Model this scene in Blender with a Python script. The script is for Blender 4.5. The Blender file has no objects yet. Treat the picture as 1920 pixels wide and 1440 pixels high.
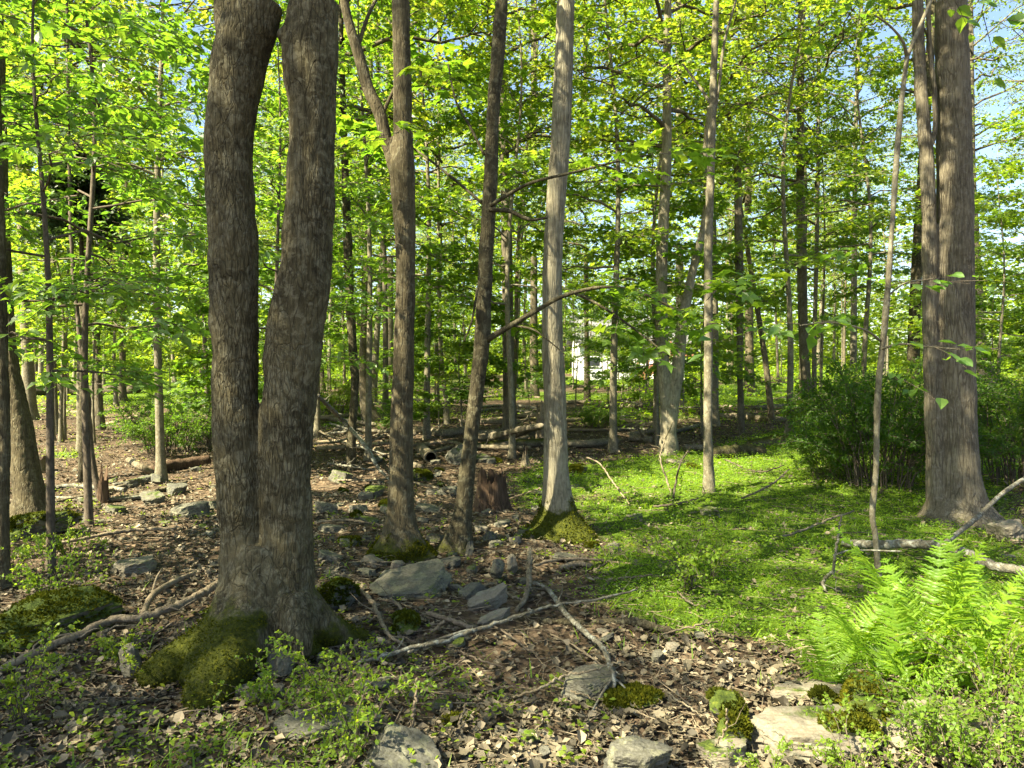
import bpy, math, random
import numpy as np

# ------------------------------------------------------------------ camera, sky, sun, exposure
scene = bpy.context.scene
COL = scene.collection
F_PX = 1371.0                     # focal length in pixels of the 1920 wide photograph
CAM_H = 1.6
PITCH = math.radians(1.25)

cam_data = bpy.data.cameras.new("camera")
cam_data.sensor_width = 36.0
cam_data.lens = 36.0 * F_PX / 1920.0
cam_data.clip_end = 2000.0
cam = bpy.data.objects.new("camera", cam_data)
cam.location = (0, 0, CAM_H)
cam.rotation_euler = (math.pi / 2 - PITCH, 0, 0)
COL.objects.link(cam)
scene.camera = cam

SUN_EL = math.radians(48)
SUN_DIR = np.array([-0.84, -0.54, 0.0])
SUN_DIR = SUN_DIR / np.linalg.norm(SUN_DIR)
to_sun = np.array([SUN_DIR[0] * math.cos(SUN_EL), SUN_DIR[1] * math.cos(SUN_EL), math.sin(SUN_EL)])
world = bpy.data.worlds.new("World")
scene.world = world
world.use_nodes = True
wn = world.node_tree
bg = wn.nodes["Background"]
sky = wn.nodes.new("ShaderNodeTexSky")
sky.sky_type = 'NISHITA'
sky.sun_disc = False
sky.sun_elevation = SUN_EL
sky.sun_rotation = math.atan2(to_sun[0], to_sun[1])
sky.air_density = 1.0
sky.dust_density = 1.5
sky.ozone_density = 1.0
wn.links.new(sky.outputs[0], bg.inputs[0])
bg.inputs[1].default_value = 0.055

sun_data = bpy.data.lights.new("sun", 'SUN')
sun_data.energy = 5.0
sun_data.angle = math.radians(0.55)
sun_data.color = (1.0, 0.90, 0.66)
sun = bpy.data.objects.new("sun", sun_data)
import mathutils
sun.rotation_euler = mathutils.Vector(to_sun).to_track_quat('Z', 'Y').to_euler()
sun.location = (-20, -8, 30)
COL.objects.link(sun)

scene.view_settings.view_transform = 'Standard'
scene.view_settings.look = 'None'
scene.view_settings.gamma = 1.0
scene.view_settings.use_curve_mapping = False
scene.view_settings.exposure = 2.66
cy = scene.cycles
cy.max_bounces = 6
cy.diffuse_bounces = 4
cy.glossy_bounces = 1
cy.transmission_bounces = 4
cy.transparent_max_bounces = 4
cy.caustics_reflective = False
cy.caustics_refractive = False
cy.use_adaptive_sampling = True
cy.adaptive_threshold = 0.02
cy.use_denoising = True

RNG = np.random.default_rng(11)

# ------------------------------------------------------------------ noise
def _hash(ix, iy, iz, seed):
    h = (ix.astype(np.int64) * 374761393 + iy.astype(np.int64) * 668265263 + iz.astype(np.int64) * 2147483647 + seed * 974711) & 0xFFFFFFFF
    h = ((h ^ (h >> 13)) * 1274126177) & 0xFFFFFFFF
    h = ((h ^ (h >> 16)) * 2246822519) & 0xFFFFFFFF
    h = h ^ (h >> 15)
    return (h & 0xFFFFFF) / float(0xFFFFFF) * 2 - 1

def vnoise(P, seed=0):
    P = np.asarray(P, float)
    I = np.floor(P).astype(np.int64)
    f = P - I
    f = f * f * (3 - 2 * f)
    x, y, z = I[:, 0], I[:, 1], I[:, 2]
    r = 0
    for dx in (0, 1):
        wx = f[:, 0] if dx else 1 - f[:, 0]
        for dy in (0, 1):
            wy = f[:, 1] if dy else 1 - f[:, 1]
            for dz in (0, 1):
                wz = f[:, 2] if dz else 1 - f[:, 2]
                r = r + wx * wy * wz * _hash(x + dx, y + dy, z + dz, seed)
    return r

def fbm(P, octaves=4, seed=0):
    P = np.asarray(P, float)
    a, s, r = 1.0, 1.0, 0
    for o in range(octaves):
        r = r + a * vnoise(P * s + o * 17.3, seed + o)
        a *= 0.5
        s *= 2.03
    return r

def smooth(a, b, x):
    t = np.clip((x - a) / (b - a), 0, 1)
    return t * t * (3 - 2 * t)

def unit(v):
    v = np.asarray(v, float)
    return v / np.maximum(np.linalg.norm(v, axis=-1, keepdims=True), 1e-9)

# ------------------------------------------------------------------ terrain function and pixel helpers
def H(x, y):
    x = np.atleast_1d(np.asarray(x, float))
    y = np.atleast_1d(np.asarray(y, float))
    x, y = np.broadcast_arrays(x, y)
    far = np.clip(y - 11, 0, None)
    z = 0.024 * far - 0.00008 * np.clip(y - 50, 0, 200) ** 2 * (y > 50)
    z = np.where(y > 150, 0.024 * 139 - 0.8, z)
    P = np.stack([x * 0.22 + 5.2, y * 0.22 + 1.7, 0 * x], 1)
    z = z + 0.13 * vnoise(P, 3) * smooth(2.0, 7.0, y)
    P2 = np.stack([x * 0.8, y * 0.8, 0 * x + 3.3], 1)
    z = z + 0.05 * vnoise(P2, 5)
    return z

def Hs(x, y):
    return float(H(x, y)[0])

CP, SP = math.cos(PITCH), math.sin(PITCH)
def ray(px, py):
    u = (px - 960.0) / F_PX
    v = -(py - 720.0) / F_PX
    return np.array([u, CP + v * SP, -SP + v * CP])

def at(px, py, depth):
    d = ray(px, py)
    t = depth / d[1]
    return np.array([d[0] * t, depth, CAM_H + d[2] * t])

_YS = np.concatenate([np.linspace(1.6, 20, 1800), np.linspace(20.02, 120, 3000)])
def ground(px, py):
    d = ray(px, py)
    t = _YS / d[1]
    zz = CAM_H + d[2] * t
    hh = H(d[0] * t, _YS)
    k = np.argmax(zz <= hh)
    if not (zz <= hh).any():
        k = len(_YS) - 1
    return np.array([d[0] * t[k], _YS[k], hh[k]])

def project(x, y, z):
    dz = z - CAM_H
    dep = y * CP - dz * SP
    up = y * SP + dz * CP
    return 960 + F_PX * x / dep, 720 - F_PX * up / dep

# ------------------------------------------------------------------ mesh helpers
class MB:
    def __init__(self):
        self.V, self.Q, self.T, self.n = [], [], [], 0
        self.A = {}
    def add(self, V, quads=None, tris=None):
        V = np.asarray(V, float).reshape(-1, 3)
        self.V.append(V)
        if quads is not None and len(quads):
            self.Q.append(np.asarray(quads, np.int64) + self.n)
        if tris is not None and len(tris):
            self.T.append(np.asarray(tris, np.int64) + self.n)
        self.n += len(V)
        return self
    def arrays(self):
        V = np.concatenate(self.V) if self.V else np.zeros((0, 3))
        Q = np.concatenate(self.Q) if self.Q else np.zeros((0, 4), np.int64)
        T = np.concatenate(self.T) if self.T else np.zeros((0, 3), np.int64)
        return V, Q, T
    def mesh(self, name, mat, smooth_=True, origin=None):
        V, Q, T = self.arrays()
        if origin is not None:
            V = V - np.asarray(origin)
        return np_mesh(name, V, Q, T, mat, smooth_)
    def obj(self, name, mat, parent=None, smooth_=True, origin=None):
        me = self.mesh(name, mat, smooth_, origin)
        return link(name, me, parent, origin if parent is None else None)

def np_mesh(name, V, Q, T, mat, smooth_=True):
    me = bpy.data.meshes.new(name)
    nq, nt = len(Q), len(T)
    me.vertices.add(len(V))
    me.vertices.foreach_set("co", np.asarray(V, np.float32).ravel())
    loops = np.concatenate([np.asarray(Q).ravel(), np.asarray(T).ravel()]).astype(np.int32)
    me.loops.add(len(loops))
    me.loops.foreach_set("vertex_index", loops)
    starts = np.concatenate([np.arange(nq) * 4, nq * 4 + np.arange(nt) * 3]).astype(np.int32)
    me.polygons.add(nq + nt)
    me.polygons.foreach_set("loop_start", starts)
    me.polygons.foreach_set("use_smooth", np.full(nq + nt, bool(smooth_)))
    me.update(calc_edges=True)
    if mat is not None:
        me.materials.append(mat)
    return me

def set_attr(me, name, arr):
    a = me.attributes.new(name, 'FLOAT', 'POINT')
    a.data.foreach_set("value", np.asarray(arr, np.float32))

def link(name, me, parent=None, loc=None):
    o = bpy.data.objects.new(name, me)
    COL.objects.link(o)
    if parent is not None:
        o.parent = parent
    if loc is not None:
        o.location = tuple(loc)
    return o

def thing(name, label, cat, loc=(0, 0, 0), rotz=0, group=None):
    o = bpy.data.objects.new(name, None)
    o.empty_display_size = 0.1
    COL.objects.link(o)
    o.location = tuple(loc)
    o.rotation_euler = (0, 0, rotz)
    return tag(o, label, cat, group)

def tag(o, label, cat, group=None):
    o["label"] = label
    o["category"] = cat
    if group:
        o["group"] = group
    return o

def catmull(P, n):
    """Resample a polyline of any row width with a Catmull-Rom curve to n points."""
    P = np.asarray(P, float)
    m = len(P)
    if m == 2:
        t = np.linspace(0, 1, n)[:, None]
        return P[0] * (1 - t) + P[1] * t
    E = np.vstack([2 * P[0] - P[1], P, 2 * P[-1] - P[-2]])
    seg = np.linalg.norm(np.diff(P[:, :3], axis=0), axis=1)
    cum = np.concatenate([[0], np.cumsum(seg)])
    s = np.linspace(0, cum[-1], n)
    k = np.clip(np.searchsorted(cum, s, side='right') - 1, 0, m - 2)
    t = ((s - cum[k]) / np.maximum(seg[k], 1e-9))[:, None]
    p0, p1, p2, p3 = E[k], E[k + 1], E[k + 2], E[k + 3]
    return 0.5 * (2 * p1 + (p2 - p0) * t + (2 * p0 - 5 * p1 + 4 * p2 - p3) * t * t + (3 * p1 - p0 - 3 * p2 + p3) * t ** 3)

def frames(P):
    T = unit(np.gradient(P, axis=0))
    ref = np.array([0.0, 1.0, 0.0]) if abs(T[0][1]) < 0.8 else np.array([1.0, 0, 0])
    n = unit(np.cross(T[0], ref))
    N = np.zeros_like(P)
    for i in range(len(P)):
        n = n - T[i] * np.dot(n, T[i])
        n = n / max(np.linalg.norm(n), 1e-9)
        N[i] = n
    return T, N, np.cross(T, N)

def tube(P, R, n=8, caps=True, radial=None):
    """Tube along P; radial(theta, s) multiplies the radius."""
    P = np.asarray(P, float)
    R = np.broadcast_to(np.asarray(R, float), (len(P),))
    T, N, B = frames(P)
    th = np.arange(n) * 2 * math.pi / n
    rr = R[:, None] * np.ones(n)[None, :]
    if radial is not None:
        rr = rr * radial
    V = P[:, None, :] + rr[:, :, None] * (np.cos(th)[None, :, None] * N[:, None, :] + np.sin(th)[None, :, None] * B[:, None, :])
    m = len(P)
    V = V.reshape(-1, 3)
    i = np.arange(m - 1)[:, None] * n
    j = np.arange(n)[None, :]
    jn = (j + 1) % n
    Q = np.stack([i + j, i + jn, i + n + jn, i + n + j], -1).reshape(-1, 4)
    tris = None
    if caps:
        V = np.vstack([V, P[0], P[-1]])
        a, b = len(V) - 2, len(V) - 1
        j = np.arange(n)
        jn = (j + 1) % n
        tris = np.concatenate([np.stack([np.full(n, a), jn, j], 1), np.stack([np.full(n, b), (m - 1) * n + j, (m - 1) * n + jn], 1)])
    return V, Q, tris

# leaf templates: x = half width, y = length, z = lift
def _tpl(pts, tris):
    return np.array(pts, float), np.array(tris, int)
LEAF2 = _tpl([(0, 0, 0), (-.36, .48, .10), (0, 1, -.04), (.36, .48, .10)], [(0, 2, 1), (0, 3, 2)])
OVATE = _tpl([(0, 0, 0), (-.24, .22, .06), (-.30, .52, .08), (-.15, .82, .02), (0, 1.05, -.10), (.15, .82, .02), (.30, .52, .08), (.24, .22, .06), (0, .5, 0)],
             [(8, 1, 0), (8, 2, 1), (8, 3, 2), (8, 4, 3), (8, 5, 4), (8, 6, 5), (8, 7, 6), (8, 0, 7)])
_mp = [(0, 0, 0), (-.36, .02, -.03), (-.26, .26, .05), (-.56, .52, -.03), (-.24, .60, .05), (0, 1.02, -.08), (.24, .60, .05), (.56, .52, -.03), (.26, .26, .05), (.36, .02, -.03), (0, .38, 0)]
MAPLE = _tpl(_mp, [(10, (k + 1) % 10, k) for k in range(10)])
CURL = _tpl([(0, 0, .0), (-.36, .22, .22), (0, .5, .0), (.30, .32, .16), (-.44, .62, .30), (-.10, 1.0, .16), (.38, .74, .24), (-.15, .42, .05)], [(0, 2, 7), (0, 7, 1), (0, 3, 2), (7, 4, 1), (7, 2, 4), (2, 5, 4), (2, 6, 5), (2, 3, 6)])
CURL2 = _tpl([(0, 0, .1), (-.28, .3, .05), (-.5, .5, .2), (-.16, .6, .03), (0, 1.05, .2), (.2, .62, .02), (.46, .56, .24), (.24, .28, .04)], [(0, 3, 1), (1, 3, 2), (0, 5, 3), (3, 5, 4), (0, 7, 5), (7, 6, 5)])
BLADE = _tpl([(-.04, 0, 0), (.04, 0, 0), (.03, .55, .05), (-.03, .55, .05), (0, 1, .22)], [(0, 1, 2), (0, 2, 3), (3, 2, 4)])

def leaves(tpl, pos, dirs, nrm, size):
    tv, tf = tpl
    d = unit(dirs)
    x = unit(np.cross(d, nrm))
    n = np.cross(x, d)
    s = np.asarray(size, float)[:, None, None]
    V = pos[:, None, :] + s * (tv[None, :, 0:1] * x[:, None, :] + tv[None, :, 1:2] * d[:, None, :] + tv[None, :, 2:3] * n[:, None, :])
    k = len(tv)
    T = tf[None, :, :] + (np.arange(len(pos)) * k)[:, None, None]
    return V.reshape(-1, 3), T.reshape(-1, 3)

# ------------------------------------------------------------------ materials
def new_mat(name):
    m = bpy.data.materials.new(name)
    m.use_nodes = True
    nt = m.node_tree
    for n in list(nt.nodes):
        nt.nodes.remove(n)
    out = nt.nodes.new("ShaderNodeOutputMaterial")
    return m, nt, out

def N(nt, kind, **kw):
    n = nt.nodes.new(kind)
    for k, v in kw.items():
        if k.startswith("i_"):
            key = k[2:]
            n.inputs[int(key) if key.isdigit() else key].default_value = v
        else:
            setattr(n, k, v)
    return n

def ramp(nt, fac, stops, interp='LINEAR'):
    r = nt.nodes.new("ShaderNodeValToRGB")
    r.color_ramp.interpolation = interp
    el = r.color_ramp.elements
    while len(el) < len(stops):
        el.new(0.5)
    for e, (p, c) in zip(el, stops):
        e.position = p
        e.color = (*c, 1) if len(c) == 3 else c
    nt.links.new(fac, r.inputs[0])
    return r.outputs[0]

def mix(nt, fac, a, b, blend='MIX'):
    m = nt.nodes.new("ShaderNodeMix")
    m.data_type = 'RGBA'
    m.blend_type = blend
    for sock, v in ((m.inputs[0], fac), (m.inputs[6], a), (m.inputs[7], b)):
        if hasattr(v, "is_output"):
            nt.links.new(v, sock)
        elif isinstance(v, (int, float)):
            sock.default_value = v
        else:
            sock.default_value = (*v, 1)
    return m.outputs[2]

def math_(nt, op, a, b=0.5, c=None):
    m = nt.nodes.new("ShaderNodeMath")
    m.operation = op
    m.use_clamp = False
    for i, v in enumerate((a, b, c)):
        if v is None:
            continue
        if hasattr(v, "is_output"):
            nt.links.new(v, m.inputs[i])
        else:
            m.inputs[i].default_value = v
    return m.outputs[0]

def noise(nt, vec, scale, detail=4, rough=.55, dist=0.0):
    n = N(nt, "ShaderNodeTexNoise")
    n.inputs["Scale"].default_value = scale
    n.inputs["Detail"].default_value = detail
    n.inputs["Roughness"].default_value = rough
    n.inputs["Distortion"].default_value = dist
    if vec is not None:
        nt.links.new(vec, n.inputs["Vector"])
    return n.outputs[0]

def attr(nt, name):
    a = N(nt, "ShaderNodeAttribute", attribute_name=name)
    return a.outputs["Fac"]

def leaf_mat(name, cols, trans, gloss=0.03, tmix=0.5):
    """Leaf: per-leaf hue from an island random; reflects and lets light through."""
    m, nt, out = new_mat(name)
    geo = N(nt, "ShaderNodeNewGeometry")
    info = N(nt, "ShaderNodeObjectInfo")
    k = len(cols) - 1
    f = math_(nt, 'ADD', math_(nt, 'MULTIPLY', geo.outputs["Random Per Island"], .55), math_(nt, 'MULTIPLY', info.outputs["Random"], .45))
    c1 = ramp(nt, f, [(i / k, c) for i, c in enumerate(cols)])
    c2 = ramp(nt, f, [(i / (len(trans) - 1), c) for i, c in enumerate(trans)])
    d = N(nt, "ShaderNodeBsdfDiffuse")
    t = N(nt, "ShaderNodeBsdfTranslucent")
    nt.links.new(c1, d.inputs[0])
    nt.links.new(c2, t.inputs[0])
    ms = N(nt, "ShaderNodeMixShader", i_0=tmix)
    nt.links.new(d.outputs[0], ms.inputs[1])
    nt.links.new(t.outputs[0], ms.inputs[2])
    g = N(nt, "ShaderNodeBsdfGlossy", i_Roughness=.5)
    g.inputs[0].default_value = (1, 1, 1, 1)
    m2 = N(nt, "ShaderNodeMixShader", i_0=gloss)
    nt.links.new(ms.outputs[0], m2.inputs[1])
    nt.links.new(g.outputs[0], m2.inputs[2])
    nt.links.new(m2.outputs[0], out.inputs[0])
    return m

def bark_mat(name, pale, dark, crack, freq=26.0, squash=.22, lichen=.35, lichen_col=(.22, .24, .19), bump=.6, patch=.5):
    m, nt, out = new_mat(name)
    tc = N(nt, "ShaderNodeTexCoord")
    mp = N(nt, "ShaderNodeMapping")
    mp.inputs["Scale"].default_value = (1, 1, squash)
    nt.links.new(tc.outputs["Object"], mp.inputs[0])
    warp = N(nt, "ShaderNodeTexNoise")
    warp.inputs["Scale"].default_value = 6
    warp.inputs["Detail"].default_value = 3
    nt.links.new(mp.outputs[0], warp.inputs["Vector"])
    wv = N(nt, "ShaderNodeVectorMath", operation='SCALE')
    wv.inputs["Scale"].default_value = .09
    nt.links.new(warp.outputs["Color"], wv.inputs[0])
    av = N(nt, "ShaderNodeVectorMath", operation='ADD')
    nt.links.new(mp.outputs[0], av.inputs[0])
    nt.links.new(wv.outputs[0], av.inputs[1])
    vor = N(nt, "ShaderNodeTexVoronoi", feature='DISTANCE_TO_EDGE')
    vor.inputs["Scale"].default_value = freq
    nt.links.new(av.outputs[0], vor.inputs["Vector"])
    edge = ramp(nt, vor.outputs["Distance"], [(0.0, (0, 0, 0)), (0.12, (1, 1, 1))])
    vor2 = N(nt, "ShaderNodeTexVoronoi", feature='DISTANCE_TO_EDGE')
    vor2.inputs["Scale"].default_value = freq * .36
    nt.links.new(av.outputs[0], vor2.inputs["Vector"])
    edge2 = ramp(nt, vor2.outputs["Distance"], [(0.0, (.35, .35, .35)), (0.035, (1, 1, 1))])
    calm = ramp(nt, noise(nt, tc.outputs["Object"], 2.3, 3, .6), [(.38, (.12, .12, .12)), (.65, (1, 1, 1))])
    edge = math_(nt, 'MULTIPLY', math_(nt, 'SUBTRACT', 1.0, math_(nt, 'MULTIPLY', math_(nt, 'SUBTRACT', 1.0, edge), calm)), edge2)
    fine = noise(nt, mp.outputs[0], 60, 6, .65)
    blot = noise(nt, tc.outputs["Object"], 3.4, 6, .66, .5)
    blot2 = noise(nt, tc.outputs["Object"], 19, 6, .68, .6)
    base = ramp(nt, blot, [(.42, dark), (.57, pale)])
    base = mix(nt, .55, base, ramp(nt, fine, [(.25, tuple(c * .45 for c in dark)), (.75, tuple(min(1, c * 1.35) for c in pale))]))
    li = ramp(nt, blot2, [(.55 - .10 * lichen, (0, 0, 0)), (.66 - .10 * lichen, (1, 1, 1))])
    li = math_(nt, 'MULTIPLY', li, lichen)
    base = mix(nt, li, base, lichen_col)
    base = mix(nt, math_(nt, 'MULTIPLY_ADD', edge, -.6, .6), base, crack)
    mossn = noise(nt, tc.outputs["Object"], 42, 5, .7)
    mosscol = ramp(nt, mossn, [(.3, (.016, .022, .003)), (.55, (.050, .058, .006)), (.75, (.12, .115, .010))])
    mf = math_(nt, 'MULTIPLY_ADD', mossn, .9, -.45)
    ms = ramp(nt, math_(nt, 'ADD', attr(nt, "moss"), mf), [(.34, (0, 0, 0)), (.70, (1, 1, 1))])
    col = mix(nt, ms, base, mosscol)
    b = N(nt, "ShaderNodeBsdfPrincipled")
    b.inputs["Roughness"].default_value = .92
    b.inputs["Specular IOR Level"].default_value = .15
    nt.links.new(col, b.inputs["Base Color"])
    hgt = math_(nt, 'ADD', math_(nt, 'MULTIPLY', edge, .8), math_(nt, 'MULTIPLY', fine, 1.0))
    hgt = mix(nt, ms, hgt, math_(nt, 'MULTIPLY', mossn, 2.2))
    bp = N(nt, "ShaderNodeBump")
    bp.inputs["Strength"].default_value = bump
    bp.inputs["Distance"].default_value = .012
    nt.links.new(hgt, bp.inputs["Height"])
    nt.links.new(bp.outputs[0], b.inputs["Normal"])
    nt.links.new(b.outputs[0], out.inputs[0])
    return m

def rock_mat(name, c1, c2, lich):
    m, nt, out = new_mat(name)
    tc = N(nt, "ShaderNodeTexCoord")
    info = N(nt, "ShaderNodeObjectInfo")
    av = N(nt, "ShaderNodeVectorMath", operation='ADD')
    nt.links.new(tc.outputs["Object"], av.inputs[0])
    sc = N(nt, "ShaderNodeVectorMath", operation='SCALE')
    sc.inputs[0].default_value = (9, 5, 7)
    nt.links.new(info.outputs["Random"], sc.inputs["Scale"])
    nt.links.new(sc.outputs[0], av.inputs[1])
    v = av.outputs[0]
    mp = N(nt, "ShaderNodeMapping")
    mp.inputs["Scale"].default_value = (1, 1, 5)
    mp.inputs["Rotation"].default_value = (.3, .2, 0)
    nt.links.new(v, mp.inputs[0])
    lay = noise(nt, mp.outputs[0], 9, 7, .65, .3)
    n1 = noise(nt, v, 4, 5, .6)
    n2 = noise(nt, v, 14, 4, .55, .6)
    n3 = noise(nt, v, 70, 5, .7)
    base = ramp(nt, n1, [(.35, c1), (.65, c2)])
    base = mix(nt, .5, base, ramp(nt, lay, [(.3, tuple(c * .5 for c in c1)), (.7, tuple(c * 1.3 for c in c2))]))
    base = mix(nt, ramp(nt, n2, [(.54, (0, 0, 0)), (.58, (.75, .75, .75))]), base, lich)
    base = mix(nt, .25, base, ramp(nt, n3, [(.3, (.03, .03, .025)), (.7, (.3, .3, .27))]))
    mossn = noise(nt, v, 45, 5, .7)
    mosscol = ramp(nt, mossn, [(.3, (.02, .034, .005)), (.55, (.06, .085, .010)), (.75, (.13, .15, .018))])
    geo = N(nt, "ShaderNodeNewGeometry")
    sx = N(nt, "ShaderNodeSeparateXYZ")
    nt.links.new(geo.outputs["Normal"], sx.inputs[0])
    up = math_(nt, 'MULTIPLY', attr(nt, "moss"), math_(nt, 'MULTIPLY_ADD', sx.outputs[2], .6, .5))
    ms = ramp(nt, math_(nt, 'ADD', up, math_(nt, 'MULTIPLY_ADD', n1, 1.3, -.65)), [(.45, (0, 0, 0)), (.56, (1, 1, 1))])
    col = mix(nt, ms, base, mosscol)
    b = N(nt, "ShaderNodeBsdfPrincipled")
    b.inputs["Roughness"].default_value = .88
    b.inputs["Specular IOR Level"].default_value = .25
    nt.links.new(col, b.inputs["Base Color"])
    bp = N(nt, "ShaderNodeBump")
    bp.inputs["Strength"].default_value = .7
    bp.inputs["Distance"].default_value = .012
    h = math_(nt, 'ADD', lay, math_(nt, 'MULTIPLY', n3, .5))
    h = mix(nt, ms, h, math_(nt, 'MULTIPLY', mossn, 2.5))
    nt.links.new(h, bp.inputs["Height"])
    nt.links.new(bp.outputs[0], b.inputs["Normal"])
    nt.links.new(b.outputs[0], out.inputs[0])
    return m

def plain_mat(name, col, rough=.8, spec=.3, var=.15, scale=8, stretch=None):
    m, nt, out = new_mat(name)
    tc = N(nt, "ShaderNodeTexCoord")
    mp = N(nt, "ShaderNodeMapping")
    mp.inputs["Scale"].default_value = stretch or (1, 1, 1)
    nt.links.new(tc.outputs["Object"], mp.inputs[0])
    n = noise(nt, mp.outputs[0], scale, 5, .6)
    c = ramp(nt, n, [(.3, tuple(x * (1 - var) for x in col)), (.7, tuple(min(1, x * (1 + var)) for x in col))])
    b = N(nt, "ShaderNodeBsdfPrincipled")
    b.inputs["Roughness"].default_value = rough
    b.inputs["Specular IOR Level"].default_value = spec
    nt.links.new(c, b.inputs["Base Color"])
    nt.links.new(b.outputs[0], out.inputs[0])
    return m

def litter_mat():
    m, nt, out = new_mat("fallen leaf")
    geo = N(nt, "ShaderNodeNewGeometry")
    c = ramp(nt, geo.outputs["Random Per Island"], [(0, (.025, .021, .013)), (.35, (.058, .050, .030)), (.65, (.108, .091, .056)), (.88, (.175, .145, .092)), (1, (.29, .24, .155))])
    d = N(nt, "ShaderNodeBsdfPrincipled")
    d.inputs["Roughness"].default_value = .7
    d.inputs["Specular IOR Level"].default_value = .3
    nt.links.new(c, d.inputs["Base Color"])
    nt.links.new(d.outputs[0], out.inputs[0])
    return m

def ground_mat():
    m, nt, out = new_mat("forest floor")
    tc = N(nt, "ShaderNodeTexCoord")
    v = tc.outputs["Object"]
    n1 = noise(nt, v, 1.3, 5, .6)
    n2 = noise(nt, v, 9, 6, .65, .5)
    vor = N(nt, "ShaderNodeTexVoronoi")
    vor.inputs["Scale"].default_value = 22
    nt.links.new(v, vor.inputs["Vector"])
    sx = N(nt, "ShaderNodeSeparateColor")
    nt.links.new(vor.outputs["Color"], sx.inputs[0])
    lit = ramp(nt, sx.outputs[0], [(0, (.026, .019, .012)), (.4, (.060, .043, .027)), (.75, (.12, .085, .053)), (1, (.19, .14, .09))])
    soil = ramp(nt, n2, [(.3, (.022, .017, .011)), (.7, (.085, .062, .040))])
    brown = mix(nt, ramp(nt, n1, [(.35, (.25, .25, .25)), (.6, (.85, .85, .85))]), soil, lit)
    gn = noise(nt, v, 30, 5, .7)
    green = ramp(nt, gn, [(.3, (.030, .052, .006)), (.6, (.075, .125, .010)), (.8, (.13, .18, .016))])
    gf = ramp(nt, math_(nt, 'ADD', attr(nt, "green"), math_(nt, 'MULTIPLY_ADD', n2, .8, -.4)), [(.4, (0, 0, 0)), (.62, (1, 1, 1))])
    col = mix(nt, gf, brown, green)
    b = N(nt, "ShaderNodeBsdfPrincipled")
    b.inputs["Roughness"].default_value = .95
    b.inputs["Specular IOR Level"].default_value = .1
    nt.links.new(col, b.inputs["Base Color"])
    bp = N(nt, "ShaderNodeBump")
    bp.inputs["Strength"].default_value = .8
    bp.inputs["Distance"].default_value = .03
    nt.links.new(math_(nt, 'ADD', n2, vor.outputs["Distance"]), bp.inputs["Height"])
    nt.links.new(bp.outputs[0], b.inputs["Normal"])
    nt.links.new(b.outputs[0], out.inputs[0])
    return m

M = {}
M['canopy'] = leaf_mat("canopy leaf", [(.045, .085, .007), (.085, .140, .010), (.125, .170, .012)], [(.19, .34, .018), (.36, .51, .026), (.58, .63, .036)])
M['maple'] = leaf_mat("maple leaf", [(.036, .080, .007), (.062, .125, .010), (.100, .160, .012)], [(.15, .33, .016), (.30, .49, .024), (.52, .61, .034)])
M['beech'] = leaf_mat("beech leaf", [(.045, .105, .014), (.065, .14, .018), (.095, .175, .022)], [(.13, .31, .018), (.23, .43, .024), (.40, .54, .034)], gloss=.045)
M['bush'] = leaf_mat("bush leaf", [(.020, .050, .006), (.036, .080, .008), (.070, .12, .010)], [(.08, .20, .012), (.15, .30, .016), (.28, .44, .02)], gloss=.015)
M['barberry'] = leaf_mat("barberry leaf", [(.070, .135, .014), (.11, .18, .018), (.17, .23, .022)], [(.26, .46, .03), (.42, .58, .035), (.60, .66, .04)], gloss=.015)
M['fern'] = leaf_mat("fern leaf", [(.075, .15, .010), (.11, .20, .014), (.15, .24, .018)], [(.30, .55, .02), (.42, .64, .025), (.54, .70, .03)], gloss=.02)
M['cover'] = leaf_mat("seedling leaf", [(.060, .125, .007), (.10, .185, .010), (.16, .24, .014)], [(.26, .48, .012), (.42, .62, .018), (.58, .70, .025)], gloss=.02)
M['cedar'] = leaf_mat("cedar needle", [(.012, .028, .007), (.02, .042, .010)], [(.03, .06, .01), (.05, .09, .015)], tmix=.25)
M['moss'] = leaf_mat("moss tuft", [(.022, .028, .004), (.05, .058, .006), (.12, .115, .010)], [(.06, .08, .006), (.16, .17, .01)], gloss=.0, tmix=.3)
M['litter'] = litter_mat()
M['ground'] = ground_mat()
M['bark_twin'] = bark_mat("bark of the twin tree", (.112, .096, .050), (.022, .019, .009), (.016, .013, .007), 52, .22, .64, (.165, .152, .095), bump=1.0)
M['bark_brown'] = bark_mat("brown bark", (.108, .090, .050), (.034, .028, .015), (.016, .012, .008), 44, .14, .4, (.20, .185, .12), bump=.7)
M['bark_dark'] = bark_mat("dark lichened bark", (.072, .062, .034), (.020, .017, .009), (.010, .008, .006), 34, .25, .45, (.18, .17, .105), bump=.6)
M['bark_pale'] = bark_mat("pale ridged bark", (.27, .245, .165), (.115, .10, .064), (.035, .028, .02), 42, .10, .35, (.32, .30, .22), bump=.8)
M['bark_oak'] = bark_mat("ridged grey brown bark", (.172, .150, .100), (.066, .056, .036), (.024, .018, .013), 40, .11, .3, (.24, .22, .18), bump=.9)
M['bark_far'] = bark_mat("grey brown bark", (.145, .122, .074), (.050, .041, .024), (.025, .019, .013), 30, .15, .3, (.24, .24, .19), bump=.5)
M['bark_smooth'] = bark_mat("smooth grey bark", (.185, .165, .108), (.08, .070, .042), (.06, .05, .036), 16, .5, .45, (.27, .26, .19), bump=.3)
M['twig'] = bark_mat("twig bark", (.13, .105, .075), (.05, .04, .028), (.03, .024, .016), 60, .3, .2, (.2, .2, .16), bump=.3)
M['deadwood'] = bark_mat("dead wood", (.22, .185, .12), (.075, .060, .036), (.022, .017, .012), 24, .5, .35, (.24, .24, .19), bump=.7)
M['stickpale'] = bark_mat("weathered stick", (.235, .19, .125), (.105, .082, .052), (.045, .034, .022), 30, .5, .3, (.27, .25, .18), bump=.4)
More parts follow.
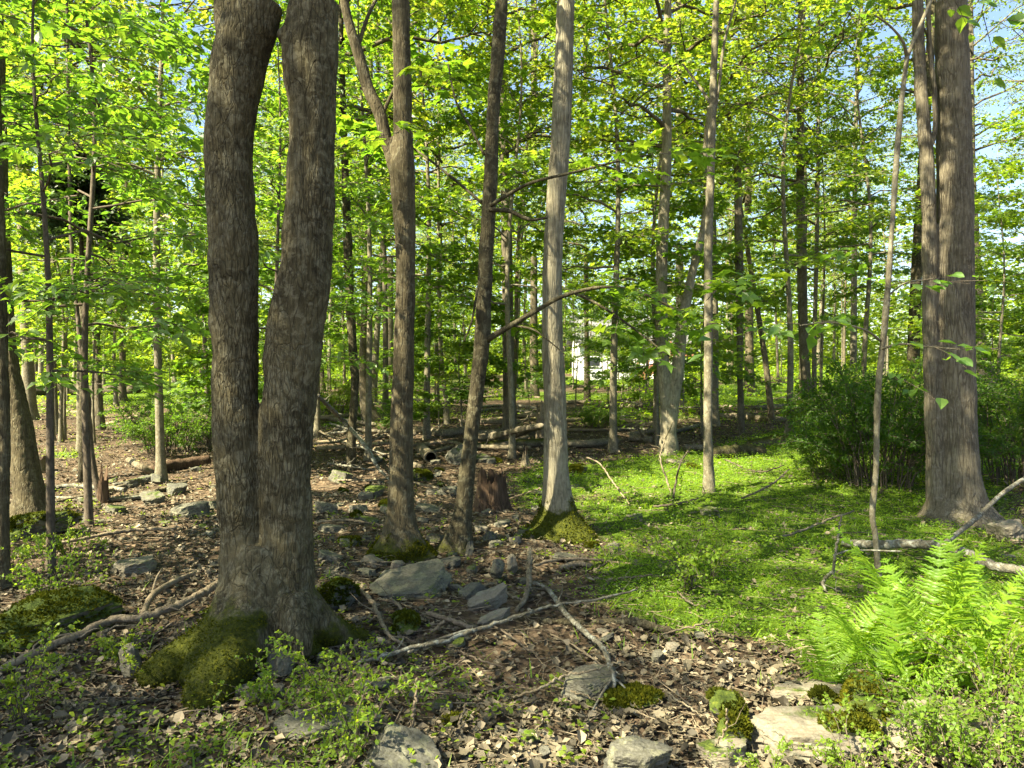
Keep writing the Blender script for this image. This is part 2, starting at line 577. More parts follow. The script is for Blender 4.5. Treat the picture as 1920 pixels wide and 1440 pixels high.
M['limbgrey'] = bark_mat("grey limb bark", (.15, .138, .098), (.06, .053, .036), (.05, .045, .036), 30, .6, .6, (.30, .32, .27), bump=.5)
M['stumpwood'] = bark_mat("rotten stump wood", (.125, .082, .050), (.042, .027, .016), (.014, .008, .005), 34, .06, .1, (.2, .18, .14), bump=1.0)
M['cavity'] = plain_mat("dark rotten heartwood", (.035, .024, .016), .95, .1)
M['rock'] = rock_mat("grey green stone", (.036, .033, .018), (.084, .077, .043), (.13, .125, .065))
M['rock_pale'] = rock_mat("pale weathered stone", (.080, .068, .044), (.19, .158, .10), (.15, .145, .09))
M['rock_dark'] = rock_mat("dark slate stone", (.024, .023, .013), (.058, .055, .032), (.105, .105, .054))
M['siding'] = plain_mat("white painted siding", (.80, .80, .78), .6, .3, .04)
M['roofing'] = plain_mat("grey roof shingle", (.12, .12, .125), .9, .2, .2)
M['glass'] = plain_mat("window glass", (.03, .035, .04), .1, .6, .1)
M['deckwood'] = plain_mat("reddish deck timber", (.28, .13, .075), .8, .2, .2)

# ------------------------------------------------------------------ ground
def poly_mask(x, y, poly, soft=.35):
    """Soft inside mask of a ground polygon (world metres)."""
    P = np.array(poly)
    inside = np.zeros(len(x), bool)
    dmin = np.full(len(x), 1e9)
    for i in range(len(P)):
        a, b = P[i], P[(i + 1) % len(P)]
        cond = (a[1] > y) != (b[1] > y)
        with np.errstate(divide='ignore', invalid='ignore'):
            xi = a[0] + (y - a[1]) / (b[1] - a[1]) * (b[0] - a[0])
        inside ^= cond & (x < xi)
        ab = b - a
        t = np.clip(((x - a[0]) * ab[0] + (y - a[1]) * ab[1]) / (ab @ ab + 1e-9), 0, 1)
        dmin = np.minimum(dmin, np.hypot(x - a[0] - t * ab[0], y - a[1] - t * ab[1]))
    s = np.where(inside, dmin, -dmin)
    return smooth(-soft, soft, s)

def gpoly(px):
    return [tuple(ground(*p)[:2]) for p in px]
GREENS = [
    (gpoly([(955, 900), (1010, 868), (1100, 872), (1180, 862), (1300, 845), (1440, 812), (1500, 790), (1700, 790), (1920, 800), (1920, 1120), (1560, 1230), (1420, 1190), (1220, 1170), (1110, 1120), (1130, 1040), (1100, 960), (970, 950)]), .95, .4),
    (gpoly([(1240, 735), (1330, 722), (1560, 715), (1900, 715), (1920, 780), (1500, 775), (1300, 765)]), .75, 1.2),
    (gpoly([(1040, 722), (1290, 722), (1290, 706), (1040, 706)]), .9, 1.5),
    (gpoly([(40, 742), (390, 742), (390, 716), (40, 716)]), .8, 1.5),
    (gpoly([(80, 862), (170, 862), (175, 845), (80, 845)]), .8, .3),
    (gpoly([(590, 800), (700, 800), (705, 770), (600, 760)]), .7, .8),
    (gpoly([(0, 1350), (300, 1390), (620, 1400), (640, 1500), (0, 1500)]), .38, .25),
    (gpoly([(700, 1250), (900, 1240), (960, 1300), (860, 1340), (720, 1320)]), .45, .2),
]
def green_mask(x, y):
    g = np.zeros(len(x))
    for poly, amp, soft in GREENS:
        g = np.maximum(g, amp * poly_mask(x, y, poly, soft))
    n = fbm(np.stack([x * .9, y * .9, 0 * x], 1), 3, 31)
    g = g * np.clip(1.0 + .45 * n, 0, 1.2)
    far = smooth(14, 24, y) * np.clip(.35 + .5 * fbm(np.stack([x * .2, y * .2, 0 * x + 4], 1), 3, 37), 0, .7)
    return np.clip(np.maximum(g, far * (y > 14)), 0, 1)

def axis(fine_lo, fine_hi, step, lo, hi, grow):
    a = list(np.arange(fine_lo, fine_hi, step))
    s = step
    while a[-1] < hi:
        s *= grow
        a.append(a[-1] + s)
    b = []
    s = step
    v = fine_lo
    while v > lo:
        s *= grow
        v -= s
        b.append(v)
    return np.array(b[::-1] + a)
xs = axis(-3.4, 3.4, .05, -320, 320, 1.05)
ys = axis(2.3, 7.0, .05, -60, 420, 1.035)
GX, GY = np.meshgrid(xs, ys)
gx, gy = GX.ravel(), GY.ravel()
gz = H(gx, gy)
gz = gz + .012 * fbm(np.stack([gx * 7, gy * 7, 0 * gx], 1), 3, 41) * smooth(30, 10, np.abs(gy))
gz = gz + .03 * fbm(np.stack([gx * 2.2, gy * 2.2, 0 * gx], 1), 2, 43)
nx, ny = len(xs), len(ys)
ii = np.arange(ny - 1)[:, None] * nx + np.arange(nx - 1)[None, :]
Q = np.stack([ii, ii + 1, ii + nx + 1, ii + nx], -1).reshape(-1, 4)
me = np_mesh("ground", np.stack([gx, gy, gz], 1), Q, np.zeros((0, 3), int), M['ground'])
set_attr(me, "green", green_mask(gx, gy))
ground_o = link("ground", me)
ground_o["kind"] = "structure"

# ------------------------------------------------------------------ tree kit
def rot2(v, a):
    c, s = math.cos(a), math.sin(a)
    return np.array([v[0] * c - v[1] * s, v[0] * s + v[1] * c, 0.0])

def gen_tree(name, seed, Ht, r0, hb, Rc, nl, n_leaf, lsize, tpl, leaf_m, bark, up=(.15, .8), sub=6, wave=.12, lat=.16, flare=.6, nsides=10, droop=.25, tilt=.4, split=0, top_cut=.97):
    """A tree's three meshes: trunk, branches, crown. Local origin at the foot."""
    r = np.random.default_rng(seed)
    ph = r.uniform(0, 6.28, 4)
    def axis_at(z):
        t = np.asarray(z) / Ht
        return np.stack([wave * t * np.sin(3.2 * t * 2 + ph[0]) + wave * .5 * np.sin(9 * t + ph[1]) * t, wave * t * np.cos(3.7 * t * 2 + ph[2]) + wave * .5 * np.sin(8 * t + ph[3]) * t, np.asarray(z) + 0 * t], -1)
    def rad(z):
        z = np.asarray(z, float)
        return np.maximum(r0 * (1 - .93 * np.clip(z / Ht, 0, 1) ** 1.1) * (1 + flare * np.exp(-np.clip(z, 0, None) / .22)), .006)
    zz = np.concatenate([np.linspace(-.25, .6, 7), np.linspace(.9, Ht, 26)])
    tr = MB()
    th = np.arange(nsides) * 2 * math.pi / nsides
    rad_mod = 1 + .05 * np.sin(th[None, :] * 2 + zz[:, None] * .8 + ph[0]) + .10 * np.exp(-np.clip(zz, 0, None) / .25)[:, None] * np.sin(th[None, :] * 4 + ph[1])
    tr.add(*tube(axis_at(zz), rad(zz), nsides, True, rad_mod))
    br = MB()
    pos, dr, nr = [], [], []
    total = 0
    segs = []
    for i in range(nl):
        t = (i + r.uniform(0, .6)) / nl
        z = hb + (Ht - hb) * t ** .9 * top_cut
        prof = (.45 + .55 * min(1, t / .2)) * (1 - t) ** .55 * .9 + .12
        L = Rc * prof * r.uniform(.65, 1.2)
        az = i * 2.4 + r.uniform(-.6, .6)
        d = np.array([math.cos(az), math.sin(az), 0])
        el = up[0] + (up[1] - up[0]) * t + r.uniform(-.12, .12)
        s = np.linspace(0, 1, 8)
        bend = r.uniform(-.25, .25)
        base = axis_at(z)
        side = np.array([-d[1], d[0], 0])
        P = base + s[:, None] * L * d + (s ** 2)[:, None] * L * bend * side
        P[:, 2] += L * (math.tan(el) * s - droop * s ** 2)
        P[1:, :] += r.normal(0, .02 * L, (7, 3))
        rl = min(float(rad(z)) * .55, .012 + .016 * L)
        br.add(*tube(P, np.maximum(rl * (1 - .85 * s), .004), 5, False))
        segs.append((P[4:], L * .4))
        ns = int(sub * (.5 + L / Rc * .7))
        for k in range(ns):
            sk = .22 + .76 * (k + r.uniform(0, .8)) / ns
            f = sk * 7
            a = int(min(f, 6))
            p0 = P[a] * (1 - (f - a)) + P[a + 1] * (f - a)
            sg = 1 if k % 2 else -1
            dd = rot2(d, sg * r.uniform(.5, 1.15) + bend * sk)
            l2 = (L * .5 * (1.15 - sk) + .25) * r.uniform(.6, 1.2)
            u = np.linspace(0, 1, 5)
            P2 = p0 + u[:, None] * l2 * dd
            P2[:, 2] += l2 * (r.uniform(-.1, .35) * u - .25 * u ** 2)
            P2[1:] += r.normal(0, .035 * l2, (4, 3))
            br.add(*tube(P2, np.maximum(rl * .4 * (1 - .8 * u), .0025), 3, False))
            segs.append((P2, l2))
    tot = sum(l for _, l in segs)
    for P2, l in segs:
        n = max(2, int(n_leaf * l / tot))
        u = r.uniform(.08, 1.0, n) ** .8 * (len(P2) - 1)
        a = np.minimum(u.astype(int), len(P2) - 2)
        w = (u - a)[:, None]
        p = P2[a] * (1 - w) + P2[a + 1] * w
        dd = unit(P2[-1] - P2[0])
        sidev = unit(np.array([-dd[1], dd[0], 0.0]))
        off = r.normal(0, lat * (.5 + .5 * min(1, l)), n)
        p = p + off[:, None] * sidev + np.stack([r.normal(0, lat * .35, n), r.normal(0, lat * .35, n), r.normal(0, lat * .30, n)], 1)
        ld = dd[None, :] * r.uniform(.1, 1.0, n)[:, None] + np.sign(off)[:, None] * sidev * r.uniform(.2, 1.0, n)[:, None] + r.normal(0, .25, (n, 3))
        ld[:, 2] -= .15
        nn = np.stack([r.normal(0, tilt, n), r.normal(0, tilt, n), np.ones(n)], 1)
        pos.append(p); dr.append(ld); nr.append(nn)
    pos, dr, nr = np.concatenate(pos), np.concatenate(dr), np.concatenate(nr)
    LV, LT = leaves(tpl, pos, dr, nr, lsize * r.uniform(.65, 1.25, len(pos)))
    trunk = tr.mesh(name + " trunk", bark)
    branches = br.mesh(name + " branches", bark)
    crown = np_mesh(name + " crown", LV, np.zeros((0, 4), int), LT, leaf_m, False)
    return dict(trunk=trunk, branches=branches, crown=crown, H=Ht, r0=r0, hb=hb)

CAN = [gen_tree("canopy tree", 100 + i, Ht, r0, hb, Rc, nl, 7600, .106, LEAF2, M['canopy'], M['bark_far'], up=(.3, 1.0), sub=7, lat=.17, wave=.3, tilt=.6)
       for i, (Ht, r0, hb, Rc, nl) in enumerate([(17, .125, 5.2, 3.3, 36), (19, .15, 6.2, 3.8, 38), (16, .10, 4.6, 2.9, 34), (20, .17, 7.0, 4.0, 40), (18, .13, 5.6, 3.1, 36), (15, .095, 4.2, 3.0, 32)])]
CANL = [gen_tree("light crown tree", 150 + i, c["H"], c["r0"], c["hb"], 3.0, 30, 4200, .12, LEAF2, M['canopy'], M['bark_far'], up=(.3, 1.0), sub=6, lat=.24, wave=.3, tilt=.6) for i, c in enumerate(CAN)]
MID = [gen_tree("slender maple", 200 + i, Ht, r0, hb, Rc, nl, 4200, .108, MAPLE, M['maple'], M['bark_smooth'], up=(.1, .7), sub=7, lat=.12, wave=.2, tilt=.38)
       for i, (Ht, r0, hb, Rc, nl) in enumerate([(9.5, .055, 2.2, 2.4, 26), (11, .065, 2.8, 2.7, 30), (8.0, .045, 1.9, 2.3, 24), (10, .06, 3.0, 2.2, 28)])]
UND = [gen_tree("young maple", 300 + i, Ht, r0, hb, Rc, nl, 3000, .10, MAPLE, M['maple'], M['bark_smooth'], up=(.0, .5), sub=6, lat=.13, wave=.12, flare=.3, nsides=7, tilt=.33)
       for i, (Ht, r0, hb, Rc, nl) in enumerate([(4.2, .026, 1.0, 1.7, 16), (5.2, .032, 1.3, 2.0, 18), (3.2, .02, .8, 1.4, 13), (6.2, .038, 1.6, 2.0, 20)])]
BEE = [gen_tree("young beech", 400 + i, Ht, r0, hb, Rc, nl, 4200, .083, OVATE, M['beech'], M['twig'], up=(.05, .55), sub=10, lat=.07, wave=.10, flare=.2, nsides=8, droop=.18, tilt=.33)
       for i, (Ht, r0, hb, Rc, nl) in enumerate([(5.6, .032, 1.5, 1.8, 22), (6.4, .038, 1.7, 2.1, 24)])]

def place_tree(kind, name, label, cat, variant, x, y, rotz, s=1.0, sxy=1.0, group=None, z=None, trunk_mat=None):
    root = thing(name, label, cat, (x, y, Hs(x, y) if z is None else z), rotz, group)
    root.scale = (s * sxy, s * sxy, s)
    for part in ("trunk", "branches", "crown"):
        o = bpy.data.objects.new(part, variant[part])
        COL.objects.link(o)
        o.parent = root
        if part == "crown":
            o["kind"] = "stuff"
        if part == "trunk" and trunk_mat is not None:
            o.material_slots[0].link = 'OBJECT'
            o.material_slots[0].material = trunk_mat
    return root

# ---- remesh: melts overlapping tubes of one trunk into a single skin
def melt(V, Q, T, voxel, smooth_it=4):
    me = np_mesh("melt", V, Q, T, None)
    o = bpy.data.objects.new("melt", me)
    COL.objects.link(o)
    m = o.modifiers.new("r", 'REMESH')
    m.mode = 'VOXEL'
    m.voxel_size = voxel
    sm = o.modifiers.new("s", 'SMOOTH')
    sm.iterations = smooth_it
    sm.factor = .5
    dg = bpy.context.evaluated_depsgraph_get()
    dg.update()
    ev = o.evaluated_get(dg)
    em = ev.to_mesh()
    nv = len(em.vertices)
    co = np.zeros(nv * 3, np.float32)
    em.vertices.foreach_get("co", co)
    no = np.zeros(nv * 3, np.float32)
    em.vertices.foreach_get("normal", no)
    lt = np.zeros(len(em.polygons), np.int32)
    em.polygons.foreach_get("loop_total", lt)
    li = np.zeros(len(em.loops), np.int32)
    em.loops.foreach_get("vertex_index", li)
    ev.to_mesh_clear()
    bpy.data.objects.remove(o)
    bpy.data.meshes.remove(me)
    ends = np.cumsum(lt)
    st = ends - lt
    q = st[lt == 4][:, None] + np.arange(4)
    t = st[lt == 3][:, None] + np.arange(3)
    return co.reshape(-1, 3).astype(float), no.reshape(-1, 3).astype(float), li[q].astype(np.int64), li[t].astype(np.int64)

def bark_relief(V, Nn, freq, squash, depth, lumps=.006, seed=0):
    P = V * np.array([freq, freq, freq * squash])
    w = fbm(V * 5, 2, seed + 9)[:, None] * .5
    n1 = np.abs(fbm(P + w, 2, seed))
    n2 = np.abs(vnoise(P * 1.9 + w + 7, seed + 3))
    d = -depth * np.exp(-(n1 / .13) ** 2) - .5 * depth * np.exp(-(n2 / .12) ** 2)
    d = d + lumps * fbm(V * 6, 3, seed + 5)
    return V + Nn * d[:, None]

def edges_path(edges, depth, top=None, top_off=(0, 0)):
    """Pixel edges (left, right, row) at one distance -> rows of x, y, z, radius from the foot up; TOP carries it on above."""
    rows = []
    for l, r, yy in sorted(edges, key=lambda e: -e[2]):
        p = at((l + r) / 2, yy, depth)
        rows.append([p[0], p[1], p[2], (r - l) / 2 * depth / F_PX])
    if top:
        p, q = np.array(rows[-1]), np.array(rows[-2])
        sl = (p[:2] - q[:2]) / max(p[2] - q[2], .1)
        z = p[2]
        dz = top - z
        n = 4
        for k in range(1, n + 1):
            f = k / n
            rows.append([p[0] + sl[0] * dz * f * .35 + top_off[0] * f, p[1] + top_off[1] * f, z + dz * f, p[3] * (1 - .8 * f)])
    return np.array(rows)

def px_path(pts, depth, dslope=0.0):
    """Pixel points (px, row, width) -> rows of x, y, z, radius, drifting away by dslope metres along the way."""
    out = []
    for k, (px, py, w) in enumerate(pts):
        dd = depth + dslope * k / max(1, len(pts) - 1)
        p = at(px, py, dd)
        out.append([*p, w / 2 * dd / F_PX])
    return np.array(out)

HERO = {}   # short reference phrase -> (px, py) of its foot, used to word other labels
def hero_trunk(name, label, cat, base_px, edges, bark, ref, top=13.0, roots=(), relief=(24, .2, .004, .005), n=40, step=.03, fl=(.35, .18), moss=None, crown=None, limbs=(), voxel=None, sink=.2, crown_off=(0, 0), seed=0, extra=None):
    b = ground(*base_px)
    d = b[1]
    if isinstance(crown, int):
        crown = CANL[crown] if d < 11 else CAN[crown]
    lift = 0.0
    if crown is not None and top is not None:
        lift = max(0.0, 1.9 + .55 * d - crown["hb"]) if d < 10.5 else 0.0
        top = lift + crown["H"] * .97
    rows = edges_path(edges, d, top)
    zf = b[2]
    low = rows[0].copy()
    foot = np.array([[b[0], d, zf - sink, low[3]], [b[0], d, zf + .02, low[3]]])
    rows = np.vstack([foot, rows[rows[:, 2] > zf + .12]])
    vis = catmull(rows[rows[:, 2] < 7.5], 400)
    length = np.sum(np.linalg.norm(np.diff(vis[:, :3], axis=0), axis=1))
    vis = catmull(rows[rows[:, 2] < 7.5], max(40, int(length / step)))
    th = np.arange(n) * 2 * math.pi / n
    zr = vis[:, 2] - zf
    # angle 0 of the tube's frame is measured from its own normal; roots use world azimuth, so build the ring by hand
    R = vis[:, 3] * (1 + fl[0] * np.exp(-np.clip(zr, 0, None) / fl[1]))
    mod = np.zeros((len(vis), n))
    for az, amp, wd, hz in roots:
        da = (th - az + math.pi) % (2 * math.pi) - math.pi
        mod += amp * np.exp(-(da / wd) ** 2)[None, :] * np.exp(-np.clip(zr, 0, None) / hz)[:, None]
    rr = R[:, None] + mod
    V = np.stack([vis[:, 0:1] + rr * np.cos(th), vis[:, 1:2] + rr * np.sin(th), vis[:, 2:3] + 0 * rr], -1).reshape(-1, 3)
    m = len(vis)
    i = np.arange(m - 1)[:, None] * n
    j = np.arange(n)[None, :]
    jn = (j + 1) % n
    Qs = np.stack([i + j, i + jn, i + n + jn, i + n + j], -1).reshape(-1, 4)
    V = np.vstack([V, vis[0, :3], vis[-1, :3]])
    jj = np.arange(n)
    jj2 = (jj + 1) % n
    Ts = np.concatenate([np.stack([np.full(n, m * n), jj2, jj], 1), np.stack([np.full(n, m * n + 1), (m - 1) * n + jj, (m - 1) * n + jj2], 1)])
    mb = MB().add(V, Qs, Ts)
    if extra is not None:
        for P in extra:
            c = catmull(P, 40)
            mb.add(*tube(c[:, :3], c[:, 3], 16))
    V, Qs, Ts = mb.arrays()
    V, Nn, Qs, Ts = melt(V, Qs, Ts, voxel or max(.011, d * .0021), 3)
    V = bark_relief(V, Nn, *relief, seed=seed)
    root = thing(name, label, cat, (b[0], d, zf))
    mb = MB().add(V - np.array([b[0], d, zf]), Qs, Ts)
    up = catmull(rows[rows[:, 2] > 6.4], 24) if rows[-1, 2] > 8 else None
    nv = len(V)
    if up is not None:
        link("upper_trunk", MB().add(*tube(up[:, :3] - np.array([b[0], d, zf]), up[:, 3], 10)).mesh(name + " upper trunk", bark), root)
    me = mb.mesh(name + " trunk", bark)
    if moss:
        VV = mb.arrays()[0]
        z = VV[:, 2]
        nn = np.zeros(len(VV))
        nn[:nv] = Nn[:, 2]
        a = smooth(moss[1] + .12, moss[0] - .06, z + .16 * fbm(VV * 7, 4, 77)) * moss[2] + .35 * np.clip(nn, 0, 1) * smooth(moss[1] * 1.2, moss[0], z)
        az = np.arctan2(VV[:, 1], VV[:, 0])
        set_attr(me, "moss", np.clip(a, 0, 1))
        if moss[2] >= .5:
            rs_ = np.random.default_rng(seed + 50)
            sel_ = np.where(np.clip(a[:nv], 0, 1) + .25 * fbm(VV[:nv] * 9, 2, 6) > .62)[0]
            if len(sel_) > 50:
                pk = rs_.choice(sel_, 5000)
                mv_, mt_ = leaves(LEAF2, VV[pk] + rs_.normal(0, .008, (len(pk), 3)), Nn[pk] + rs_.normal(0, .5, (len(pk), 3)), rs_.normal(0, 1, (len(pk), 3)), rs_.uniform(.011, .024, len(pk)))
                link("moss", np_mesh("foot moss", mv_, np.zeros((0, 4), int), mt_, M['moss'], False), root)["kind"] = "stuff"
    o = link("trunk", me, root)
    for P in limbs:
        c = catmull(P, 26)
        lm = MB().add(*tube(c[:, :3] - np.array([b[0], d, zf]), c[:, 3], 9))
        link("limb", lm.mesh(name + " limb", bark), root)
    if crown is not None:
        v = crown
        p = rows[-1]
        for part in ("branches", "crown"):
            oo = bpy.data.objects.new(part, v[part])
            COL.objects.link(oo)
            oo.parent = root
            oo.location = (p[0] - b[0] + crown_off[0], p[1] - d + crown_off[1], lift)
            oo.rotation_euler = (0, 0, seed * 1.7)
            if part == "crown":
                oo["kind"] = "stuff"
    HERO[ref] = base_px
    return root, (b[0], d, zf)

# ------------------------------------------------------------------ the named trees of the photograph
# twin-stemmed tree
b = ground(495, 1225)
D1 = b[1]
rows_a = edges_path([(412, 500, 1100), (412, 497, 960), (397, 486, 813), (398, 481, 647), (391, 482, 480), (385, 473, 330), (390, 477, 230), (398, 497, 120), (415, 515, 60), (430, 530, 0)], D1, 16)
rows_b = edges_path([(490, 590, 1100), (490, 583, 960), (488, 587, 813), (502, 602, 647), (527, 621, 480), (540, 628, 330), (541, 631, 200), (530, 633, 100), (547, 637, 0)], D1, 18)
mb = MB()
O = np.array([b[0], D1, b[2]])
for rows in (rows_a, rows_b):
    foot = np.array([[rows[0, 0] * .8 + b[0] * .2, D1, b[2] + .05, .17]])
    c = catmull(np.vstack([foot, rows[rows[:, 2] < 6]]), 260)
    mb.add(*tube(c[:, :3], c[:, 3], 48))
# shared butt and its roots
def P4(px, py, d, r):
    return [*at(px, py, d), r]
mb.add(*tube(np.array([[b[0], D1, b[2] - .25], [b[0], D1, b[2] + .1], [b[0] + .0, D1, b[2] + .35], [b[0] - .0, D1, b[2] + .62]]), [.36, .31, .25, .16], 40))
def root_tube(pts, n=26):
    c = catmull(np.array(pts), 40)
    mb.add(*tube(c[:, :3], c[:, 3], n))
root_tube([P4(440, 1120, D1 - .12, .10), P4(405, 1190, D1 - .22, .11), P4(350, 1235, D1 - .30, .105), P4(300, 1262, D1 - .36, .095), P4(262, 1285, D1 - .40, .06)])
root_tube([P4(465, 1130, D1 - .14, .13), P4(440, 1210, D1 - .32, .15), P4(405, 1270, D1 - .48, .135), P4(380, 1325, D1 - .62, .10), P4(372, 1362, D1 - .70, .04)])
root_tube([P4(430, 1180, D1 - .2, .1), P4(390, 1250, D1 - .4, .12), P4(355, 1290, D1 - .5, .07)])
root_tube([P4(560, 1130, D1 + .0, .12), P4(605, 1175, D1 + .05, .10), P4(650, 1190, D1 + .15, .06), P4(690, 1195, D1 + .2, .03)])
root_tube([P4(545, 1120, D1 - .1, .11), P4(555, 1190, D1 - .18, .10), P4(565, 1235, D1 - .22, .05)])
root_tube([P4(430, 1140, D1 + .15, .1), P4(385, 1190, D1 + .3, .06), P4(340, 1200, D1 + .45, .03)])
# knuckle where a cut limb left the right stem
kn = at(540, 72, D1 - .02)
mb.add(*tube(np.array([kn + [.10, .02, -.05], kn, kn + [-.045, -.01, .03]]), [.07, .062, .03], 16))
V, Qs, Ts = mb.arrays()
V, Nn, Qs, Ts = melt(V, Qs, Ts, .0115, 5)
zrel = V[:, 2] - b[2]
V = bark_relief(V, Nn, 24, .13, .0045, .010, seed=4)
root = thing("twin_trunk_tree", "big near tree of two thick rough stems rising from one moss covered root base", "tree", O)
up = MB().add(V - O, Qs, Ts)
for rows in (rows_a, rows_b):
    c = catmull(rows[rows[:, 2] > 4.4], 20)
    link("upper_trunk", MB().add(*tube(c[:, :3] - O, c[:, 3], 12)).mesh("twin upper trunk", M['bark_twin']), root)
me = up.mesh("twin trunk", M['bark_twin'])
VV = up.arrays()[0]
nz = np.zeros(len(VV))
nz[:len(Nn)] = Nn[:, 2]
zz = VV[:, 2]
moss_h = .20 + .10 * np.sin(np.arctan2(VV[:, 1], VV[:, 0]) * 2) - .10 * smooth(.05, .22, VV[:, 0])
ms = smooth(moss_h + .22, moss_h - .12, zz + .10 * fbm(VV * 6, 3, 8)) * .85 + .4 * np.clip(nz, 0, 1) * smooth(.55, .2, zz)
ms = ms + .34 * smooth(1.5, .5, zz) * np.clip(fbm(VV * 4, 3, 5), 0, 1) + .38 * fbm(VV * 11, 3, 15) * (ms > .05)
set_attr(me, "moss", np.clip(ms, 0, 1))
link("trunk", me, root)
# fork limb at the head of the left stem
c = catmull(np.array([[*at(440, 70, D1 + .05), .10], [*at(424, 30, D1 + .08), .065], [*at(420, -40, D1 + .1), .055], [*at(410, -200, D1 + .1), .045]]), 24)
link("limb", MB().add(*tube(c[:, :3] - O, c[:, 3], 14)).mesh("twin limb", M['bark_twin']), root)
# moss pelt on the roots: many little tufts
sel = np.where((np.clip(ms[:len(Nn)], 0, 1) > .75) & (zz[:len(Nn)] < .5))[0]
rs = np.random.default_rng(5)
pick = rs.choice(sel, 9000)
mp_ = (V - O)[pick] + rs.normal(0, .006, (len(pick), 3))
mv, mt = leaves(LEAF2, mp_, Nn[pick] + rs.normal(0, .5, (len(pick), 3)), rs.normal(0, 1, (len(pick), 3)), rs.uniform(.008, .017, len(pick)))
mo = link("moss", np_mesh("moss pelt", mv, np.zeros((0, 4), int), mt, M['moss'], False), root)
mo["kind"] = "stuff"
for rows, k in ((rows_a, 0), (rows_b, 3)):
    v = CANL[k]
    for part in ("branches", "crown"):
        oo = bpy.data.objects.new(part, v[part])
        COL.objects.link(oo)
        oo.parent = root
        oo.location = (rows[-1, 0] - O[0], rows[-1, 1] - O[1], 1.0 if k else .6)
        oo.rotation_euler = (0, 0, 1.0 + k)
        if part == "crown":
            oo["kind"] = "stuff"
HERO["the twin-stemmed tree"] = (495, 1225)

d3 = ground(755, 1040)[1]
hero_trunk("forked_maple", "straight brown trunk with a pale limb forking left, just right of the twin stems", "tree", (755, 1040),
           [(722, 790, 1020), (727, 776, 960), (731, 775, 813), (738, 777, 647), (742, 779, 480), (731, 778, 330), (737, 774, 250), (737, 770, 100), (735, 768, 0)],
           M['bark_brown'], "the forked brown trunk", 14, roots=[(math.radians(-25), .12, .5, .12), (math.radians(200), .12, .5, .14), (math.radians(-95), .05, .5, .12), (math.radians(80), .1, .6, .1)],
           relief=(30, .14, .003, .004), moss=(0.0, .25, .55), crown=1, seed=1,
           extra=[px_path([(752, 345, 34), (738, 300, 29), (724, 260, 24)], d3 + .02)],
           limbs=[px_path([(740, 305, 26), (725, 265, 24), (712, 212, 24), (690, 165, 23), (672, 100, 21), (656, 50, 18), (645, 0, 16), (630, -90, 13)], d3 + .02),
                  px_path([(713, 225, 8), (728, 190, 7), (740, 165, 6)], d3 + .02), px_path([(672, 85, 8), (690, 30, 7), (715, -20, 6)], d3 + .03, .3)])
d4 = ground(858, 1030)[1]
hero_trunk("leaning_tree", "dark lichened trunk leaning right, with side branches reaching toward the pale trunk", "tree", (858, 1030),
           [(836, 884, 1015), (851, 885, 960), (870, 898, 813), (888, 918, 647), (897, 925, 480), (907, 933, 330), (913, 937, 200), (920, 947, 100), (928, 953, 0)],
           M['bark_dark'], "the leaning dark trunk", 13, roots=[(math.radians(200), .06, .5, .1), (math.radians(-60), .05, .5, .1)], relief=(22, .3, .003, .006), moss=(0, .15, .4), crown=2, seed=2,
           limbs=[px_path([(912, 638, 13), (945, 618, 11), (1010, 580, 9), (1045, 560, 8), (1090, 545, 7), (1140, 538, 6), (1200, 548, 5), (1290, 592, 3)], d4 - .03, -.5),
                  px_path([(1075, 549, 5), (1120, 570, 5), (1180, 610, 4), (1255, 668, 3)], d4 - .2, -.4),
                  px_path([(960, 610, 5), (1000, 618, 4), (1030, 640, 3), (1060, 665, 2)], d4 - .1, -.3),
                  px_path([(918, 393, 9), (955, 396, 8), (982, 408, 8), (1000, 412, 6), (1025, 408, 5)], d4 - .05, -.2),
                  px_path([(920, 385, 8), (970, 355, 7), (1005, 340, 6), (1080, 322, 5), (1160, 302, 4), (1220, 290, 3)], d4 - .05, -.6),
                  px_path([(908, 290, 6), (880, 235, 5), (855, 190, 4), (840, 120, 3)], d4, .4),
                  px_path([(905, 382, 6), (850, 335, 5), (775, 278, 4), (720, 250, 3)], d4, .5),
                  px_path([(895, 540, 5), (885, 600, 4), (870, 640, 3)], d4 - .1, -.2)])
hero_trunk("pale_tree", "pale ridged trunk with a skirt of green moss round its foot beside the grass", "tree", (1045, 1000),
           [(1000, 1090, 990), (1015, 1079, 960), (1018, 1068, 900), (1020, 1063, 813), (1019, 1061, 720), (1016, 1056, 647), (1018, 1055, 480), (1028, 1065, 330), (1033, 1070, 250), (1040, 1075, 100), (1044, 1078, 0)],
           M['bark_pale'], "the pale moss-footed trunk", 15, roots=[(math.radians(-40), .12, .45, .16), (math.radians(215), .11, .45, .15), (math.radians(-95), .06, .5, .2), (math.radians(60), .1, .5, .15)],
           relief=(30, .10, .0035, .004), moss=(.12, .30, 1.0), crown=4, seed=3, crown_off=(.3, 0))
hero_trunk("pole_tree", "slim straight grey pole of a trunk standing in the bright grass", "tree", (1330, 925),
           [(1318, 1341, 915), (1319, 1336, 813), (1320, 1337, 640), (1320, 1336, 480), (1325, 1340, 330), (1331, 1345, 150), (1337, 1349, 0)],
           M['bark_smooth'], "the slim grey pole tree", 12, relief=(26, .2, .002, .004), fl=(.15, .12), crown=5, seed=4,
           limbs=[px_path([(1337, 230, 7), (1348, 160, 6), (1358, 80, 5), (1380, 0, 4)], ground(1330, 925)[1]), px_path([(1333, 195, 6), (1310, 160, 5), (1280, 120, 4)], ground(1330, 925)[1], .3)])
dv = ground(1252, 852)[1]
